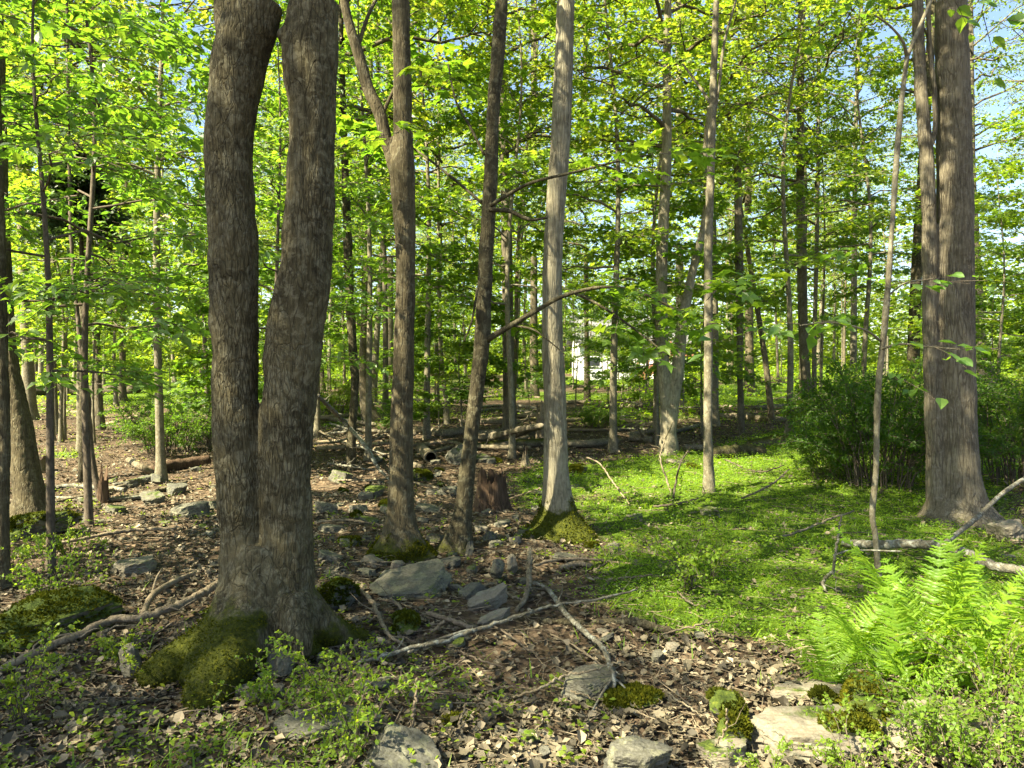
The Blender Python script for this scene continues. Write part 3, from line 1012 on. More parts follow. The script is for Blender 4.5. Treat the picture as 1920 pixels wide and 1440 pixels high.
hero_trunk("forked_pale_tree", "pale tree splitting near the ground into a V of two sunlit stems", "tree", (1252, 852),
           [(1236, 1272, 838), (1238, 1266, 800), (1236, 1260, 740), (1229, 1253, 647), (1230, 1252, 480), (1240, 1259, 300), (1243, 1258, 100), (1246, 1259, 0)],
           M['bark_pale'], "the pale V-forked tree", 15, relief=(20, .12, .003, .005), fl=(.15, .15), moss=(0, .12, .3), crown=0, seed=5,
           extra=[px_path([(1254, 830, 24), (1262, 760, 23), (1270, 700, 23), (1278, 620, 22), (1288, 560, 19), (1303, 490, 15), (1318, 430, 12)], dv - .03)],
           limbs=[px_path([(1303, 490, 15), (1318, 430, 12), (1325, 360, 10), (1322, 280, 9), (1330, 200, 7)], dv, .2)])
hero_trunk("massive_tree", "massive ridged grey brown trunk dappled with sun, beside the dark bush", "tree", (1795, 972),
           [(1746, 1846, 965), (1753, 1838, 930), (1754, 1832, 880), (1755, 1828, 813), (1756, 1824, 647), (1757, 1822, 480), (1760, 1820, 330), (1758, 1815, 160), (1757, 1810, 0)],
           M['bark_oak'], "the massive ridged trunk", 17, roots=[(math.radians(-30), .09, .4, .12), (math.radians(195), .08, .4, .12), (math.radians(-100), .05, .5, .12), (math.radians(60), .08, .5, .12)],
           relief=(30, .11, .004, .006), n=56, crown=3, seed=6, moss=(0, .1, .3),
           extra=[edges_path([(1738, 1775, 960), (1737, 1772, 850), (1731, 1758, 640), (1730, 1757, 480), (1727, 1752, 330), (1721, 1746, 250), (1715, 1737, 160), (1710, 1730, 0)], ground(1795, 972)[1] - .02)],
           limbs=[px_path([(1740, 280, 12), (1750, 258, 10), (1754, 235, 9), (1751, 160, 9), (1744, 100, 8), (1740, 0, 8), (1738, -120, 6)], ground(1795, 972)[1] - .04)])
dc = ground(1648, 1108)[1]
hero_trunk("crooked_sapling", "thin crooked sapling with a kinked dark foot standing before the dark bush", "tree", (1648, 1108),
           [(1642, 1656, 1090), (1636, 1648, 1010), (1630, 1641, 965), (1637, 1648, 880), (1638, 1650, 800), (1641, 1652, 730), (1648, 1659, 660), (1656, 1667, 580), (1664, 1674, 480), (1676, 1686, 300), (1687, 1696, 180), (1698, 1706, 100)],
           M['bark_smooth'], "the thin crooked sapling", None, relief=(40, .3, .0012, .003), fl=(.3, .05), voxel=.008, seed=7, sink=.08,
           limbs=[px_path([(1700, 105, 7), (1693, 78, 5), (1670, 50, 4), (1640, 28, 3)], dc, -.2), px_path([(1702, 103, 8), (1720, 60, 7), (1745, 0, 6), (1765, -60, 4)], dc, .2),
                  px_path([(1652, 640, 5), (1620, 618, 4), (1560, 605, 3), (1500, 610, 2)], dc, -.3), px_path([(1650, 655, 5), (1690, 645, 4), (1740, 650, 3), (1800, 655, 2)], dc, -.4),
                  px_path([(1658, 560, 4), (1700, 530, 3), (1760, 522, 2)], dc, .3)])
hero_trunk("sunlit_tree", "sunlit straight trunk at the left end of the dark bush, taller of a close pair", "tree", (1514, 785),
           [(1504, 1524, 775), (1502, 1520, 700), (1498, 1515, 640), (1494, 1512, 480), (1493, 1508, 330), (1496, 1508, 0)], M['bark_oak'], "the sunlit trunk beside the bush", 15, relief=(20, .12, .003, .005), fl=(.15, .15), crown=1, seed=8, voxel=.03)
hero_trunk("thin_companion_tree", "thin pale stem close against the right side of the sunlit trunk", "tree", (1526, 778),
           [(1521, 1532, 770), (1523, 1531, 640), (1527, 1535, 480), (1530, 1537, 330), (1532, 1538, 0)], M['bark_smooth'], "the thin pale companion stem", 12, relief=(20, .2, .001, .005), fl=(.1, .15), crown=5, seed=9, voxel=.02)
hero_trunk("flared_tree", "tall trunk with a wide flared foot standing just behind the massive ridged trunk", "tree", (1858, 742),
           [(1836, 1880, 735), (1834, 1864, 700), (1828, 1848, 640), (1822, 1842, 560), (1820, 1836, 450), (1817, 1829, 330), (1815, 1826, 160), (1816, 1824, 0)], M['bark_oak'], "the flared tree behind the massive trunk", 18, relief=(12, .12, .004, .008), crown=3, seed=10, voxel=.05)
# left side
hero_trunk("tilted_tree", "dark furrowed trunk tilting left at the photo's left edge, thick at its foot", "tree", (55, 972),
           [(26, 86, 965), (30, 82, 930), (23, 72, 880), (19, 62, 813), (10, 46, 740), (6, 34, 680), (4, 26, 600), (0, 20, 480), (-6, 14, 330), (-12, 8, 100), (-16, 4, 0)],
           M['bark_brown'], "the tilted dark trunk at the left edge", 13, relief=(24, .15, .005, .005), roots=[(math.radians(-20), .05, .5, .1)], crown=2, seed=11, moss=(0, .1, .3))
hero_trunk("edge_tree", "nearer smooth trunk cut off by the photo's left border", "tree", (4, 1105),
           [(-10, 16, 1090), (-9, 16, 960), (-6, 18, 880), (-4, 18, 780), (-6, 14, 660), (-10, 10, 480), (-16, 2, 200), (-20, -4, 0)],
           M['bark_brown'], "the trunk at the left border", 9, relief=(30, .2, .002, .004), crown=None, seed=12)
for (nm, lab, ref, bx, ed, bk, tp, cr) in [
    ("dark_sapling", "thin dark bowed stem rising beside the broken stake on the left", "the thin dark bowed stem", (186, 935), [(178, 190, 925), (166, 178, 860), (162, 173, 800), (159, 170, 740), (147, 157, 650), (134, 143, 520), (128, 136, 400), (126, 133, 280), (122, 128, 0)], 'twig', 9, None),
    ("pale_edged_tree", "small trunk with a sunlit left edge standing on the tan leaves at left", "the sunlit-edged trunk on the tan leaves", (187, 806), [(177, 197, 800), (176, 192, 740), (174, 188, 650), (172, 184, 480), (170, 181, 300), (168, 177, 0)], 'bark_oak', 13, 4),
    ("dark_side_stem", "thin dark stem touching the left side of the twin stems above the round bush", "the thin dark stem by the twin tree", (392, 842), [(387, 397, 835), (383, 393, 730), (378, 387, 600), (374, 382, 450), (372, 379, 300), (370, 376, 0)], 'twig', 9, None),
    ("grey_pole", "left one of two slim grey stems on the tan leaf patch", "the slim grey stems on the tan patch", (101, 824), [(97, 105, 815), (94, 101, 730), (88, 95, 600), (84, 91, 450), (80, 86, 300), (76, 81, 0)], 'bark_smooth', 10, 5),
    ("grey_pole", "right one of two slim grey stems on the tan leaf patch", "the right slim grey stem", (120, 822), [(115, 125, 815), (118, 125, 720), (122, 128, 600), (126, 132, 450), (130, 135, 200), (132, 137, 0)], 'bark_smooth', 10, 2),
    ("dark_forked_stem", "dark thin trunk standing in the brush pile left of the forked brown trunk", "the dark trunk in the brush pile", (657, 878), [(648, 668, 870), (652, 669, 800), (658, 674, 720), (655, 672, 680), (649, 667, 600), (644, 662, 480), (640, 655, 330), (636, 648, 160), (634, 644, 0)], 'bark_dark', 13, 0),
    ("thin_mid_tree", "thin trunk with a pale foot between the forked and leaning trunks", "the thin pale-footed trunk", (838, 796), [(832, 845, 790), (830, 841, 740), (823, 833, 680), (819, 827, 560), (818, 826, 480), (819, 826, 300), (820, 826, 0)], 'bark_smooth', 12, 2),
    ("grey_mid_tree", "straight grey trunk close behind the left side of the pale trunk", "the grey trunk behind the pale trunk", (1001, 744), [(993, 1012, 738), (993, 1009, 640), (994, 1008, 480), (995, 1007, 300), (996, 1006, 0)], 'bark_far', 16, 3),
    ("leaning_mid_tree", "grey trunk with leaning wide foot behind the brush pile", "the wide-footed trunk behind the brush pile", (698, 790), [(678, 716, 785), (674, 698, 750), (672, 690, 700), (674, 688, 640), (678, 692, 560), (682, 694, 480), (686, 696, 330), (690, 699, 160), (690, 698, 0)], 'bark_far', 14, 4),
    ("broad_mid_tree", "straight pale brown trunk showing just left of the forked brown trunk", "the pale brown trunk behind the fork", (729, 742), [(722, 738, 735), (723, 738, 640), (724, 738, 480), (725, 737, 300), (726, 736, 0)], 'bark_oak', 16, 1),
    ("slim_mid_tree", "slim dark trunk right of the pale trunk in front of the white house", "the slim trunk before the white house", (1101, 752), [(1094, 1108, 745), (1095, 1105, 640), (1094, 1103, 480), (1094, 1102, 300), (1094, 1101, 0)], 'bark_dark', 14, 0),
    ("mid_pole", "pole with a sunlit foot in the grass right of the slim grey pole tree", "the pole with the sunlit foot", (1390, 814), [(1383, 1397, 808), (1382, 1394, 720), (1380, 1394, 600), (1378, 1394, 500), (1376, 1390, 300), (1376, 1388, 0)], 'bark_oak', 14, 4),
    ("slanting_tree", "slanting thin trunk leaning left above the mossy fallen logs", "the slanting thin trunk", (1447, 794), [(1440, 1454, 788), (1432, 1444, 700), (1418, 1429, 600), (1402, 1412, 500), (1386, 1395, 400), (1372, 1380, 300), (1350, 1356, 100)], 'bark_far', 12, None),
    ("wide_far_tree", "wide shaded trunk with spreading roots between two poles above the logs", "the wide shaded trunk", (1405, 742), [(1392, 1420, 738), (1396, 1414, 690), (1397, 1412, 560), (1396, 1410, 400), (1396, 1408, 200), (1397, 1408, 0)], 'bark_far', 17, 3),
    ("back_fork_tree", "tall straight stem seen right behind the V-forked tree", "the stem behind the V fork", (1274, 772), [(1266, 1284, 765), (1266, 1282, 600), (1267, 1282, 460), (1268, 1282, 300), (1267, 1280, 120), (1266, 1278, 0)], 'bark_pale', 16, 1),
]:
    hero_trunk(nm, lab, "tree", bx, ed, M[bk], ref, tp, relief=(18, .2, .002, .006), fl=(.15, .15), n=20, step=.08, crown=cr, seed=len(HERO), voxel=max(.011, ground(*bx)[1] * .0022))

# ------------------------------------------------------------------ white house beyond the trees
hb_ = ground(1130, 712)
HX, HY, HZ = hb_[0], max(46.0, min(hb_[1], 56.0)), 0
HZ = Hs(HX, HY) - .1
house = thing("white_house", "white clapboard house glimpsed low between the trunks right of the pale trunk", "house", (HX + 1.1, HY, HZ))
def box(mb, x0, x1, y0, y1, z0, z1):
    V = [(x, y, z) for z in (z0, z1) for y in (y0, y1) for x in (x0, x1)]
    mb.add(V, [(0, 2, 3, 1), (4, 5, 7, 6), (0, 1, 5, 4), (2, 6, 7, 3), (0, 4, 6, 2), (1, 3, 7, 5)])
    return mb
W0, W1, DEP, WH = -2.6, 4.2, 6.0, 2.7
wall = box(MB(), W0, W1, 0, DEP, -.4, WH)
wall.add([(W0, 0, WH), (W0, DEP, WH), (W0, DEP / 2, WH + 1.6), (W1, 0, WH), (W1, DEP, WH), (W1, DEP / 2, WH + 1.6)], None, [(0, 2, 1), (3, 4, 5)])
wallo = wall.obj("wall", M['siding'], house, False)
plank = box(MB(), W0 - .02, W1 + .02, -.035, -.004, 0, .21).mesh("siding plank", M['siding'], False)
for k in range(11):
    link("plank", plank, wallo, (0, 0, .05 + k * .222))
roof = MB()
for y0, y1, sg in ((-.4, DEP / 2, 1), (DEP + .4, DEP / 2, 1)):
    z0 = WH - .27
    zt = WH + 1.65
    V = [(W0 - .4, y0, z0), (W1 + .4, y0, z0), (W1 + .4, y1, zt), (W0 - .4, y1, zt)]
    V2 = [(x, y, z + .12) for x, y, z in V]
    roof.add(V + V2, [(0, 1, 2, 3), (4, 7, 6, 5), (0, 4, 5, 1), (1, 5, 6, 2), (2, 6, 7, 3), (3, 7, 4, 0)])
roof.obj("roof", M['roofing'], house, False)
for wx in (-1.7, 0.3):
    fr = MB()
    for a in ((-.5, -.42, .9, 2.3), (.42, .5, .9, 2.3), (-.42, .42, .9, .98), (-.42, .42, 2.22, 2.3), (-.42, .42, 1.57, 1.63)):
        box(fr, wx + a[0], wx + a[1], -.09, -.04, a[2], a[3])
    wo = fr.obj("window", M['siding'], house, False)
    box(MB(), wx - .42, wx + .42, -.06, -.045, .98, 2.22).obj("pane", M['glass'], wo, False)
st = thing("deck_stairs", "reddish timber steps with a railing going down from the white house", "stairs", (HX + 3.0, HY - .15, HZ))
for y0 in (-.25, -1.25):
    V = []
    for y in (y0, y0 - .06):
        V += [(-1.1, y, -.1), (-.8, y, -.1), (1.2, y, 1.4), (1.2, y, 1.72), (.9, y, 1.72), (-1.1, y, .18)]
    MB().add(V, [(0, 1, 2, 5), (2, 3, 4, 5), (6, 11, 8, 7), (8, 11, 10, 9), (5, 4, 10, 11), (0, 5, 11, 6), (1, 7, 8, 2), (0, 6, 7, 1), (2, 8, 9, 3), (3, 9, 10, 4)]).obj("stringer", M['deckwood'], st, False)
for k in range(8):
    box(MB(), -.98 + k * .26, -.68 + k * .26, -1.245, -.255, .17 + k * .19, .21 + k * .19).obj("step", M['deckwood'], st, False)
for k in range(4):
    x = -1.0 + k * .7
    box(MB(), x - .04, x + .04, -1.40, -1.32, -.1 + k * .5, 1.1 + k * .5).obj("post", M['deckwood'], st, False)
rl = np.array([(-1.05, -1.36, 1.10), (1.2, -1.36, 2.72)])
MB().add(*tube(rl, .045, 6)).obj("handrail", M['deckwood'], st)
box(MB(), 1.22, 3.0, -1.5, -.1, 1.62, 1.74).obj("deck", M['deckwood'], st, False)

# ------------------------------------------------------------------ label wording for the many
ORD = ["nearest", "second", "third", "fourth", "fifth", "sixth", "seventh", "eighth", "ninth", "tenth", "eleventh", "twelfth", "thirteenth", "fourteenth", "fifteenth", "sixteenth", "seventeenth", "eighteenth", "nineteenth", "twentieth"]
PENDING = []     # (object, adjective phrase, noun, px, py)
EXTRA_REF = {}
def later(o, adj, noun, x, y, z):
    px, py = project(x, y, z)
    PENDING.append((o, adj, noun, float(px), float(py)))

def word_labels():
    refs = list(HERO.items()) + list(EXTRA_REF.items())
    groups = {}
    for o, adj, noun, px, py in PENDING:
        best = min(refs, key=lambda r: math.hypot(r[1][0] - px, (r[1][1] - py) * 1.6) + 2.5 * len(r[0].split()))
        dx, dy = px - best[1][0], py - best[1][1]
        if abs(dx) > abs(dy) * 1.3:
            rel = "left of" if dx < 0 else "right of"
        else:
            rel = "in front of" if dy > 0 else "behind"
        groups.setdefault((noun, rel, best[0]), []).append((math.hypot(dx, dy), o, adj))
    for (noun, rel, ref), rows in groups.items():
        rows.sort(key=lambda t: t[0])
        for k, (_, o, adj) in enumerate(rows):
            if len(rows) == 1:
                txt = f"{adj} {noun} {rel} {ref}"
            else:
                txt = f"{adj} {noun}, {ORD[min(k, 19)]} one out {rel} {ref}" if k else f"{adj} {noun}, closest one {rel} {ref}"
            w = txt.split()
            if len(w) > 16:
                txt = txt.replace(adj + " ", adj.split()[-1] + " ", 1)
            o["label"] = txt

# ------------------------------------------------------------------ the wood behind
rt = np.random.default_rng(77)
placed = [tuple(ground(*p)[:2]) for p in HERO.values()]
def clear(x, y, r):
    return all(math.hypot(x - a, y - b_) > r for a, b_ in placed)
BG = []
tries = 0
while len(BG) < 100 and tries < 6000:
    tries += 1
    y = 14 + 56 * rt.uniform() ** .75
    x = rt.uniform(-.78, .78) * y
    px, _ = project(x, y, Hs(x, y))
    u = x / y
    if u > .40 and rt.uniform() < (.62 if u < .52 else .88):      # the wood thins out to the right, the sky shows
        continue
    if 1055 < px < 1215 and y < HY + 9 and rt.uniform() < .8:
        continue
    if abs(x - HX - 1) < 6.5 and HY - 2.5 < y < HY + 9:
        continue
    if -8 < x < 4 and y < 36 and rt.uniform() < .55:
        continue
    if not clear(x, y, 1.5 if y < 30 else 1.9):
        continue
    placed.append((x, y))
    BG.append((x, y))
mats_bg = [M['bark_far'], M['bark_oak'], M['bark_smooth'], M['bark_dark'], M['bark_pale']]
for x, y in BG:
    v = CAN[rt.integers(0, 6)]
    s = rt.uniform(.8, 1.2)
    sxy = rt.uniform(.55, 1.05)
    k = rt.choice([0, 0, 1, 2, 3, 4, 4, 2])  # pale bark picked more often, standing in for sun on shaded trunks
    o = place_tree("bg", "woodland_tree", "", "tree", v, x, y, rt.uniform(0, 6.28), s, sxy, "trees of the wood behind", trunk_mat=mats_bg[k])
    o.rotation_euler = (rt.normal(0, .03), rt.normal(0, .03), rt.uniform(0, 6.28))
    r = v["r0"] * s * sxy
    adj = ("slender " if r < .115 else "sturdy " if r > .15 else "") + ["grey brown", "brown", "smooth grey", "dark", "pale"][k]
    adj += " distant" if y > 36 else ""
    later(o, adj.strip(), "tree", x, y, Hs(x, y))
# trees of the same wood beyond the left border; their crowns throw the dappled shade
k = 0
for x, y in [(-6.6, .4), (-9.2, -.6), (-12.2, -2.6), (-15.2, -4.2)]:
    o = place_tree("bg", "woodland_tree", "woodland tree standing outside the photo's left border, shading the near ground", "tree", CANL[k % 6], x, y, k * 1.3, 1.0, 1.0, "trees beyond the left border")
    k += 1

# understorey
def sapling(v, x, y, s, adj, noun="young maple", cat="sapling", group="young trees of the understorey", name="young_maple"):
    o = place_tree("und", name, "", cat, v, x, y, rt.uniform(0, 6.28), s, 1.0, group)
    later(o, adj, noun, x, y, Hs(x, y))
    return o
und = []
tries = 0
while len(und) < 46 and tries < 5000:
    tries += 1
    y = 9.5 + 42 * rt.uniform() ** 1.1
    x = rt.uniform(-.75, .75) * y
    u = x / y
    if u > .28 and rt.uniform() < .7:
        continue
    if y < 13 and (-.13 < u < .36):
        continue
    if .06 < u < .20 and 16 < y < HY + 3 and rt.uniform() < .6:
        continue
    if abs(x - HX - 1) < 6.0 and HY - 3 < y < HY + 9:
        continue
    if not all(math.hypot(x - a, y - b_) > 1.0 for a, b_ in und):
        continue
    und.append((x, y))
    tall = rt.uniform() < .24
    if tall:
        sapling(MID[rt.integers(0, 4)], x, y, rt.uniform(.8, 1.15), "tall leafy")
    else:
        sapling(UND[rt.integers(0, 4)], x, y, rt.uniform(.75, 1.2), "low leafy")
# leafy maples placed where the photo's middle canopy glows
for px, dd, v, s in [(690, 12.5, MID[0], 1.0), (800, 14.5, MID[1], 1.0), (960, 12.5, MID[2], 1.15), (1150, 13.5, MID[1], 1.05), (1230, 17, MID[3], 1.1), (1480, 16, MID[1], 1.1), (1620, 19, MID[3], 1.2), (1330, 20, MID[0], 1.2), (300, 11, MID[1], 1.0), (150, 14, MID[0], 1.1), (820, 21, MID[0], 1.25), (1540, 23, MID[2], 1.2)]:
    x = (px - 960) / F_PX * dd
    sapling(v, x, dd, s, "tall glowing")
for px, dd, v, s in [(1075, 33, MID[0], .62), (1130, 36, MID[2], .7), (1185, 32, MID[0], .62), (1215, 37, UND[3], .9), (1105, 28, MID[3], .6), (1080, 24, UND[1], .75), (1140, 26, UND[3], .7), (1200, 27, UND[1], .8), (1165, 22, UND[2], .8), (1160, 41, MID[1], .6)]:
    x = (px - 960) / F_PX * dd
    sapling(v, x, dd, s, "leafy", "screening maple")
for px, py, v, s in [(705, 905, UND[2], .62), (790, 862, UND[0], .62)]:
    g = ground(px, py)
    sapling(v, g[0], g[1] + 3, s, "small bushy")
# near beeches on the left whose sprays fill the upper left
for x, y, v, s, lab in [(-3.55, 5.6, BEE[0], 1.0, "young beech at the photo's left border, its bright sprays hanging before the tilted trunk"),
                        (-4.3, 7.4, BEE[1], 1.1, "taller young beech standing back from the left border behind the tilted trunk"),
                        (-2.75, 8.6, BEE[1], .95, "young beech whose sprays spread behind the left stem of the twin tree"),
                        (-5.6, 5.0, BEE[1], 1.05, "young beech rooted outside the left border with sprays reaching into the photo")]:
    place_tree("bee", "young_beech", lab, "sapling", v, x, y, rt.uniform(0, 6.28), s, 1.0, "young beeches on the left")
# a dark evergreen clump among the leaves on the left
def cedar(px, py_top, py_bot, depth):
    r = np.random.default_rng(9)
    p = at(px, py_bot, depth)
    g = np.array([p[0], depth, Hs(p[0], depth)])
    topz = at(px, py_top, depth)[2]
    root_ = thing("dark_cedar", "dark evergreen showing as a black green clump among the bright leaves at left", "tree", g)
    c = catmull(np.array([[0, 0, -.1, .06], [.05, 0, (topz - g[2]) * .5, .045], [0, 0, topz - g[2], .01]]), 16)
    link("trunk", MB().add(*tube(c[:, :3], c[:, 3], 8)).mesh("cedar trunk", M['bark_dark']), root_)
    n = 5200
    z = (p[2] - g[2]) + (topz - p[2]) * r.uniform(0, 1, n)
    t = (z - (p[2] - g[2])) / (topz - p[2])
    rad_ = (.55 * (1 - t) ** .7 + .08) * r.uniform(.1, 1, n) ** .6 * (1 + .35 * np.sin(z * 14))
    az = r.uniform(0, 6.28, n)
    pos = np.stack([rad_ * np.cos(az), rad_ * np.sin(az), z - rad_ * .25], 1)
    V, T = leaves(LEAF2, pos, np.stack([np.cos(az), np.sin(az), r.normal(-.2, .5, n)], 1), r.normal(0, 1, (n, 3)), r.uniform(.05, .11, n))
    o = link("crown", np_mesh("cedar crown", V, np.zeros((0, 4), int), T, M['cedar'], False), root_)
    o["kind"] = "stuff"
cedar(148, 285, 440, 11.0)

# far wood that reads as one mass
r = np.random.default_rng(21)
n = 190000
yy = r.uniform(58, 100, n)
xx = r.uniform(-1.1, 1.1, n) * yy
zz = r.uniform(0, 1, n) ** 1.9 * 21
cl = fbm(np.stack([xx * .16, yy * .16, zz * .22], 1), 3, 61)
edge_ = 21 - 9 * smooth(.28, .6, xx / yy) + 5 * fbm(np.stack([xx * .08, yy * .08, 0 * xx], 1), 2, 63)
ok = ((cl > -.2) | (zz < 7)) & (zz < edge_) & (np.abs(xx - HX) > 0)
xx, yy, zz = xx[ok], yy[ok], zz[ok]
n = len(xx)
V, T = leaves(LEAF2, np.stack([xx, yy, zz + H(xx, yy)], 1), r.normal(0, 1, (n, 3)) * [1, 1, .4], np.stack([r.normal(0, .5, n), r.normal(0, .5, n), np.ones(n)], 1), r.uniform(.32, .75, n))
fw = link("far_woods", np_mesh("far woods", V, np.zeros((0, 4), int), T, M['canopy'], False))
fw["kind"] = "stuff"
fw["label"] = "sunlit mass of leafy woods closing the view behind all the trees"

r = np.random.default_rng(22)
n = 90000
yy = 17 + 52 * r.uniform(0, 1, n) ** .8
xx = r.uniform(-.85, .85, n) * yy
cl = fbm(np.stack([xx * .35, yy * .25, 0 * xx], 1), 3, 65) + .35 * smooth(30, 55, yy) + .25 * (xx > .22 * yy) - .55 * (xx < .10 * yy) * smooth(52, 36, yy)
zz = r.uniform(0, 1, n) ** 1.8 * np.clip(.2 + .7 * cl, .1, 1.1)
ok = (cl > .22) & ~((np.abs(xx - HX - .8) < 5) & (yy > HY - 4) & (yy < HY + 8))
xx, yy, zz = xx[ok], yy[ok], zz[ok]
n = len(xx)
V, T = leaves(LEAF2, np.stack([xx, yy, zz + H(xx, yy)], 1), r.normal(0, 1, (n, 3)) * [1, 1, .5], np.stack([r.normal(0, .5, n), r.normal(0, .5, n), np.ones(n)], 1), r.uniform(.07, .15, n) * (.7 + .02 * yy))
ug = link("undergrowth", np_mesh("undergrowth", V, np.zeros((0, 4), int), T, M['cover'], False))
ug["kind"] = "stuff"
ug["label"] = "low green undergrowth filling the floor between the distant trunks"

# ------------------------------------------------------------------ leaf sprays hung on the drawn limbs of near trees
def spray_leaves(paths, n_per_m, size, tpl, mat, parent, origin, seed, singles=0, spread=.16):
    r = np.random.default_rng(seed)
    pos, dr, nr = [], [], []
    tw = MB()
    for P in paths:
        c = catmull(np.array(P)[:, :3], 40)
        L = np.sum(np.linalg.norm(np.diff(c, axis=0), axis=1))
        nt_ = max(3, int(L * 7))
        for k in range(nt_):
            f = .25 + .75 * (k + r.uniform()) / nt_
            i = min(38, int(f * 39))
            t = unit(c[i + 1] - c[i])
            sd = unit(np.array([-t[1], t[0], 0.0])) * (1 if k % 2 else -1)
            l2 = r.uniform(.2, .55)
            d2 = unit(t * r.uniform(.3, .9) + sd + np.array([0, 0, r.normal(.05, .2)]))
            u = np.linspace(0, 1, 5)[:, None]
            P2 = c[i] + u * l2 * d2 - np.array([0, 0, 1]) * .12 * l2 * u ** 2
            tw.add(*tube(P2, np.linspace(.0035, .0012, 5), 3, False))
            m = max(3, int(n_per_m * l2))
            q = r.uniform(.15, 1, m) * 4
            a = np.minimum(q.astype(int), 3)
            w = (q - a)[:, None]
            p = P2[a] * (1 - w) + P2[a + 1] * w + r.normal(0, .03, (m, 3))
            s2 = np.where(r.uniform(size=m) < .5, 1, -1)[:, None] * unit(np.array([-d2[1], d2[0], 0.0]))
            pos.append(p)
            dr.append(d2 * r.uniform(.3, 1, m)[:, None] + s2 * r.uniform(.3, 1, m)[:, None] + np.array([0, 0, -.25]) + r.normal(0, .15, (m, 3)))
            nr.append(np.stack([r.normal(0, .35, m), r.normal(0, .35, m), np.ones(m)], 1))
    pos, dr, nr = np.concatenate(pos), np.concatenate(dr), np.concatenate(nr)
    sz = size * r.uniform(.65, 1.2, len(pos))
    tw2 = tw.mesh("spray twigs", M['twig'], True, origin)
    o = link("twigs", tw2, parent)
    o["kind"] = "stuff"
    order = np.argsort(pos[:, 1])
    big, rest = order[:singles], order[singles:]
    if len(rest):
        V, T = leaves(tpl, pos[rest] - origin, dr[rest], nr[rest], sz[rest])
        o = link("foliage", np_mesh("spray foliage", V, np.zeros((0, 4), int), T, mat, False), parent)
        o["kind"] = "stuff"
    if singles:
        tv, tf = tpl
        variants = []
        for k in range(4):
            V = tv.copy()
            V[:, 2] += r.normal(0, .03, len(V))
            variants.append(np_mesh("single leaf", V, np.zeros((0, 4), int), tf, mat, False))
        for i in big:
            d = unit(dr[i]); x = unit(np.cross(d, nr[i])); nn = np.cross(x, d)
            mw = mathutils.Matrix(((x[0], d[0], nn[0]), (x[1], d[1], nn[1]), (x[2], d[2], nn[2])))
            lo = bpy.data.objects.new("leaf", variants[i % 4])
            COL.objects.link(lo)
            lo.parent = parent
            lo.matrix_local = mathutils.Matrix.Translation(pos[i] - origin) @ mw.to_4x4() @ mathutils.Matrix.Scale(sz[i], 4)

def root_of(name):
    o = bpy.data.objects[name]
    return o, np.array(o.location)
o, og = root_of("leaning_tree")
spray_leaves([px_path([(1010, 580, 8), (1090, 545, 7), (1160, 540, 6), (1290, 592, 3), (1340, 620, 2)], d4 - .25, -.35), px_path([(1120, 570, 5), (1180, 610, 4), (1255, 668, 3)], d4 - .35, -.3),
              px_path([(1005, 340, 6), (1080, 322, 5), (1160, 302, 4), (1260, 285, 3), (1330, 290, 2)], d4 - .3, -.5), px_path([(880, 235, 5), (840, 160, 4), (800, 90, 3)], d4, .5),
              px_path([(850, 335, 5), (775, 278, 4), (720, 250, 3), (680, 240, 3)], d4 + .2, .5), px_path([(1255, 640, 3), (1330, 560, 3), (1420, 545, 3)], d4 - .8, -.3)], 17, .135, MAPLE, M['maple'], o, og, 4, 160)
o, og = root_of("crooked_sapling")
spray_leaves([px_path([(1652, 640, 5), (1620, 618, 4), (1560, 605, 3), (1480, 610, 2), (1400, 625, 2)], dc, -.4), px_path([(1650, 655, 5), (1690, 645, 4), (1740, 650, 3), (1820, 655, 2)], dc, -.5),
              px_path([(1658, 560, 4), (1700, 530, 3), (1780, 530, 2)], dc, .3), px_path([(1646, 700, 3), (1670, 705, 3), (1700, 715, 2)], dc, -.1), px_path([(1700, 105, 7), (1670, 50, 4), (1600, 20, 3), (1520, 60, 2)], dc, .3),
              px_path([(1720, 60, 7), (1765, -20, 6), (1850, 30, 2), (1910, 60, 2)], dc, -.3), px_path([(1664, 500, 3), (1600, 470, 3), (1540, 480, 2)], dc, .4)], 11, .115, OVATE, M['beech'], o, og, 6, 120)
o, og = root_of("tilted_tree")
spray_leaves([px_path([(20, 560, 6), (110, 545, 5), (200, 560, 4), (290, 595, 3), (395, 640, 2)], 4.9, -.3), px_path([(30, 720, 5), (110, 718, 4), (200, 720, 3), (280, 716, 2)], 4.7, .2), px_path([(20, 560, 5), (70, 640, 4), (150, 690, 3)], 4.8, 0),
              px_path([(10, 440, 5), (120, 330, 4), (240, 330, 3), (360, 420, 2)], 5.0, .3), px_path([(10, 250, 5), (120, 180, 4), (260, 200, 3), (350, 260, 2)], 5.0, .3), px_path([(30, 120, 5), (150, 40, 4), (280, 60, 3)], 4.8, .2)], 24, .098, OVATE, M['beech'], o, og, 8, 200)
o, og = root_of("forked_maple")
spray_leaves([px_path([(720, 215, 6), (690, 250, 4), (650, 290, 3)], d3, .4), px_path([(760, 110, 6), (800, 130, 4), (860, 150, 3)], d3 - .1, -.4), px_path([(742, 480, 6), (700, 500, 4), (640, 520, 3), (600, 550, 2)], d3 + .1, .3),
              px_path([(770, 235, 6), (745, 250, 4), (720, 262, 3)], d3 - .2, -.3)], 15, .125, MAPLE, M['maple'], o, og, 9, 60)

